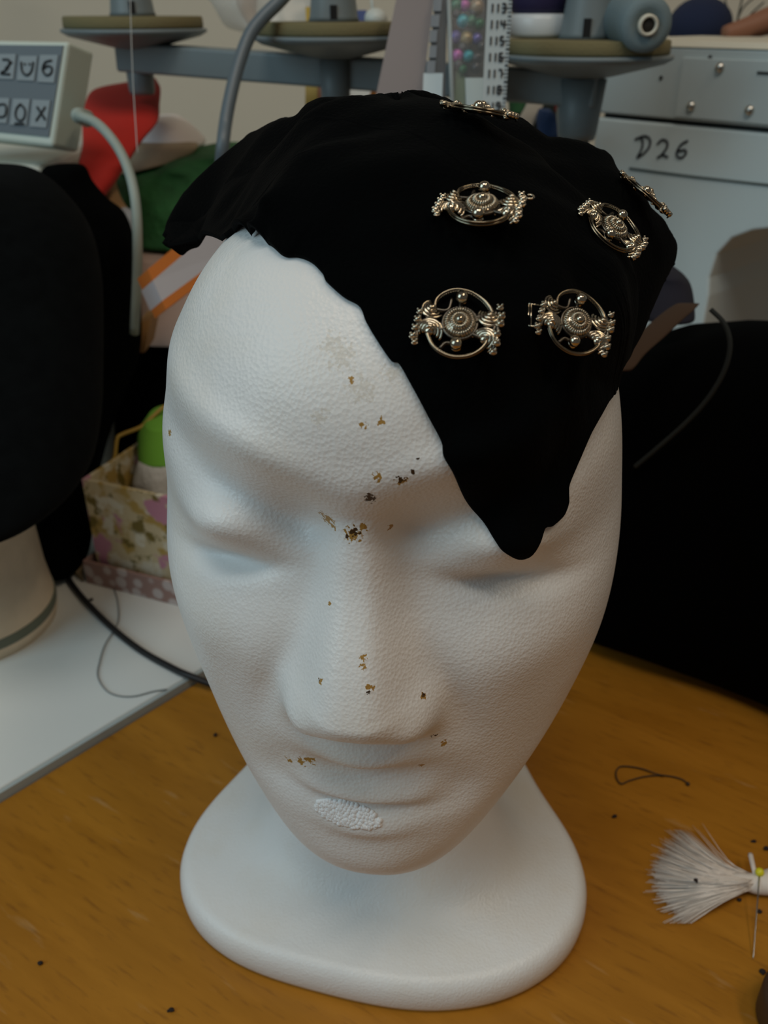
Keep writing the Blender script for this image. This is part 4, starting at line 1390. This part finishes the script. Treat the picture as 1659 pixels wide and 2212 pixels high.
# scraps between the stand and the machine
pb = loft_rows([(150, 1095, 1272, .70), (180, 1095, 1272, .70), (250, 1095, 1272, .69), (330, 1095, 1272, .68), (600, 1095, 1272, .66)], .025, 71, .004, 60, 40, 40)  # dark sheet put in for the black shadow behind the scraps
tag(pb.build('shadow_backdrop', mat('black_green_shade', (.006, .010, .007), rough=1)), 'very dark sheet standing in for the shadow behind the coloured scraps left of the sewing machine', 'cloth')
for nm, rows, d_, th_, c_, lb in (('yellow_scrap', [(168, 1100, 1118, .66), (185, 1098, 1132, .66), (202, 1100, 1126, .66)], 0, .01, (.35, .26, .03), 'yellow cloth scrap right of the white tape measure'),
                                  ('green_scrap', [(202, 1098, 1130, .655), (225, 1098, 1150, .655), (245, 1100, 1140, .655)], 0, .012, (.02, .09, .03), 'green cloth scrap under the yellow scrap by the tape measure'),
                                  ('white_webbing', [(165, 1158, 1190, .64), (195, 1148, 1184, .638), (230, 1135, 1172, .636), (262, 1118, 1158, .634), (300, 1105, 1145, .632)], 0, .002, (.46, .43, .37), 'off white webbing strap under the right spool disc'),
                                  ('blue_scrap', [(235, 1165, 1190, .625), (260, 1158, 1212, .625), (300, 1162, 1212, .625)], 0, .012, (.03, .07, .19), 'blue cloth scrap beside the off white webbing'),
                                  ('red_scrap', [(222, 1200, 1240, .625), (240, 1196, 1248, .625), (256, 1206, 1244, .625)], 0, .010, (.34, .02, .02), 'red cloth scrap beside the pale hose'),
                                  ('emerald_scrap', [(240, 1238, 1262, .62), (256, 1230, 1270, .62), (275, 1232, 1264, .62)], 0, .010, (.01, .17, .05), 'emerald green cloth scrap under the red scrap')):
    tag(loft_rows(rows, th_, 72, .0008, 120, 20, 24).build(nm, mat(nm + '_cloth', c_, rough=.9)), lb, 'cloth')
pb = MB().tube(cspline([px(1240, 182, .60), px(1222, 205, .60), px(1212, 240, .60), px(1216, 280, .60), px(1230, 330, .60)], 30), .0032, 12)
tag(pb.build('pale_hose', mat('cream_rubber', (.46, .46, .38), rough=.5)), 'short cream hose hanging left of the sewing machine', 'hose')

# ================================================================== BLACK GARMENT ON THE RIGHT
K0, K1 = gp(1262, 1432), gp(1700, 1612)
kd_ = nrm(K1 - K0)
kn = np.array([-kd_[1], kd_[0], 0])
if kn[1] < 0:
    kn = -kn
KO = thing('black_garment', 'large black folded garment piled on the wood right of the foam head', 'garment', tuple((K0 + K1) / 2))
ko_ = tuple(KO.location)
L_ = 0.26
nu, nv = 70, 60
us = np.linspace(-0.035, L_, nu)
ph_ = np.linspace(0, 2 * np.pi, nv, endpoint=False)
rings = []
for i, s in enumerate(us):
    e_ = min(s + .035, L_ - s)
    f_ = 0.55 + 0.45 * min(1, max(0, e_) / .035) ** .5
    hgt_ = np.interp(s, [-.035, 0.0, .03, .055, .075, .10, .16, L_], [.16, .175, .185, .190, .203, .208, .214, .222]) / 2
    cs_, sn_ = np.cos(ph_), np.sin(ph_)
    cy_ = np.sign(cs_) * abs(cs_) ** .45 * .055 * f_ + .057
    cz_ = np.sign(sn_) * abs(sn_) ** .45 * hgt_ * (0.9 + .1 * f_) + hgt_
    rings.append(K0 + kd_ * s + kn * cy_[:, None] + np.array([0, 0, 1.0]) * cz_[:, None])
GP_ = np.array(rings)
cen = GP_.mean(1, keepdims=True)
o1 = GP_ - cen
GP_ = GP_ + o1 / np.linalg.norm(o1, axis=2, keepdims=True) * lumps(GP_, 81, 60, .0035)[..., None]
GP_[..., 2] = np.maximum(GP_[..., 2], .0006)
gb = MB()
gb.grid(GP_, closed_v=True)
gb.f.append(tuple(range(nv))[::-1])
gb.f.append(tuple((nu - 1) * nv + k for k in range(nv)))
part(gb, 'cloth_pile', CLOTHK, KO, origin=ko_)


def onk(u, v, off=.003):
    return ray_plane(u, v, K0 - kn * off, kn)


part(MB().tube(cspline([onk(1535, 668), onk(1565, 700), onk(1577, 745), onk(1565, 800), onk(1530, 860), onk(1480, 915), onk(1420, 968), onk(1372, 1008)], 60), .0011, 8), 'drawstring', mat('dark_grey_cord', (.013, .017, .016), rough=.9), KO, origin=ko_)
pb = loft_rows([(656, 1465, 1510, .40), (690, 1420, 1470, .395), (725, 1383, 1432, .39), (760, 1355, 1392, .385), (800, 1330, 1362, .38)], .004, 83, .0008, 80, 30, 30)
tag(pb.build('brown_strap', mat('brown_suede', (.05, .027, .014), rough=.95)), 'brown strap slanting down between the hat and the black garment', 'strap')
pb = loft_rows([(575, 1405, 1450, .46), (600, 1400, 1478, .46), (640, 1395, 1492, .455), (690, 1390, 1500, .45)], .02, 84, .001, 90, 24, 30)
tag(pb.build('dark_purple_cap', mat('dark_purple_felt', (.012, .011, .02), rough=1)), 'dark purple felt dome between the hat and the sewing machine', 'cloth')
for ob in bpy.data.objects:
    if ob.type == 'MESH' and ob.parent is None and ob.location.length == 0 and 'kind' not in ob and ob.data.users == 1:
        n = len(ob.data.vertices)
        co_ = np.empty(n * 3)
        ob.data.vertices.foreach_get('co', co_)
        co_ = co_.reshape(-1, 3)
        c_ = np.array([(co_[:, 0].min() + co_[:, 0].max()) / 2, (co_[:, 1].min() + co_[:, 1].max()) / 2, co_[:, 2].min()])
        ob.data.vertices.foreach_set('co', (co_ - c_).ravel())
        ob.location = tuple(c_)
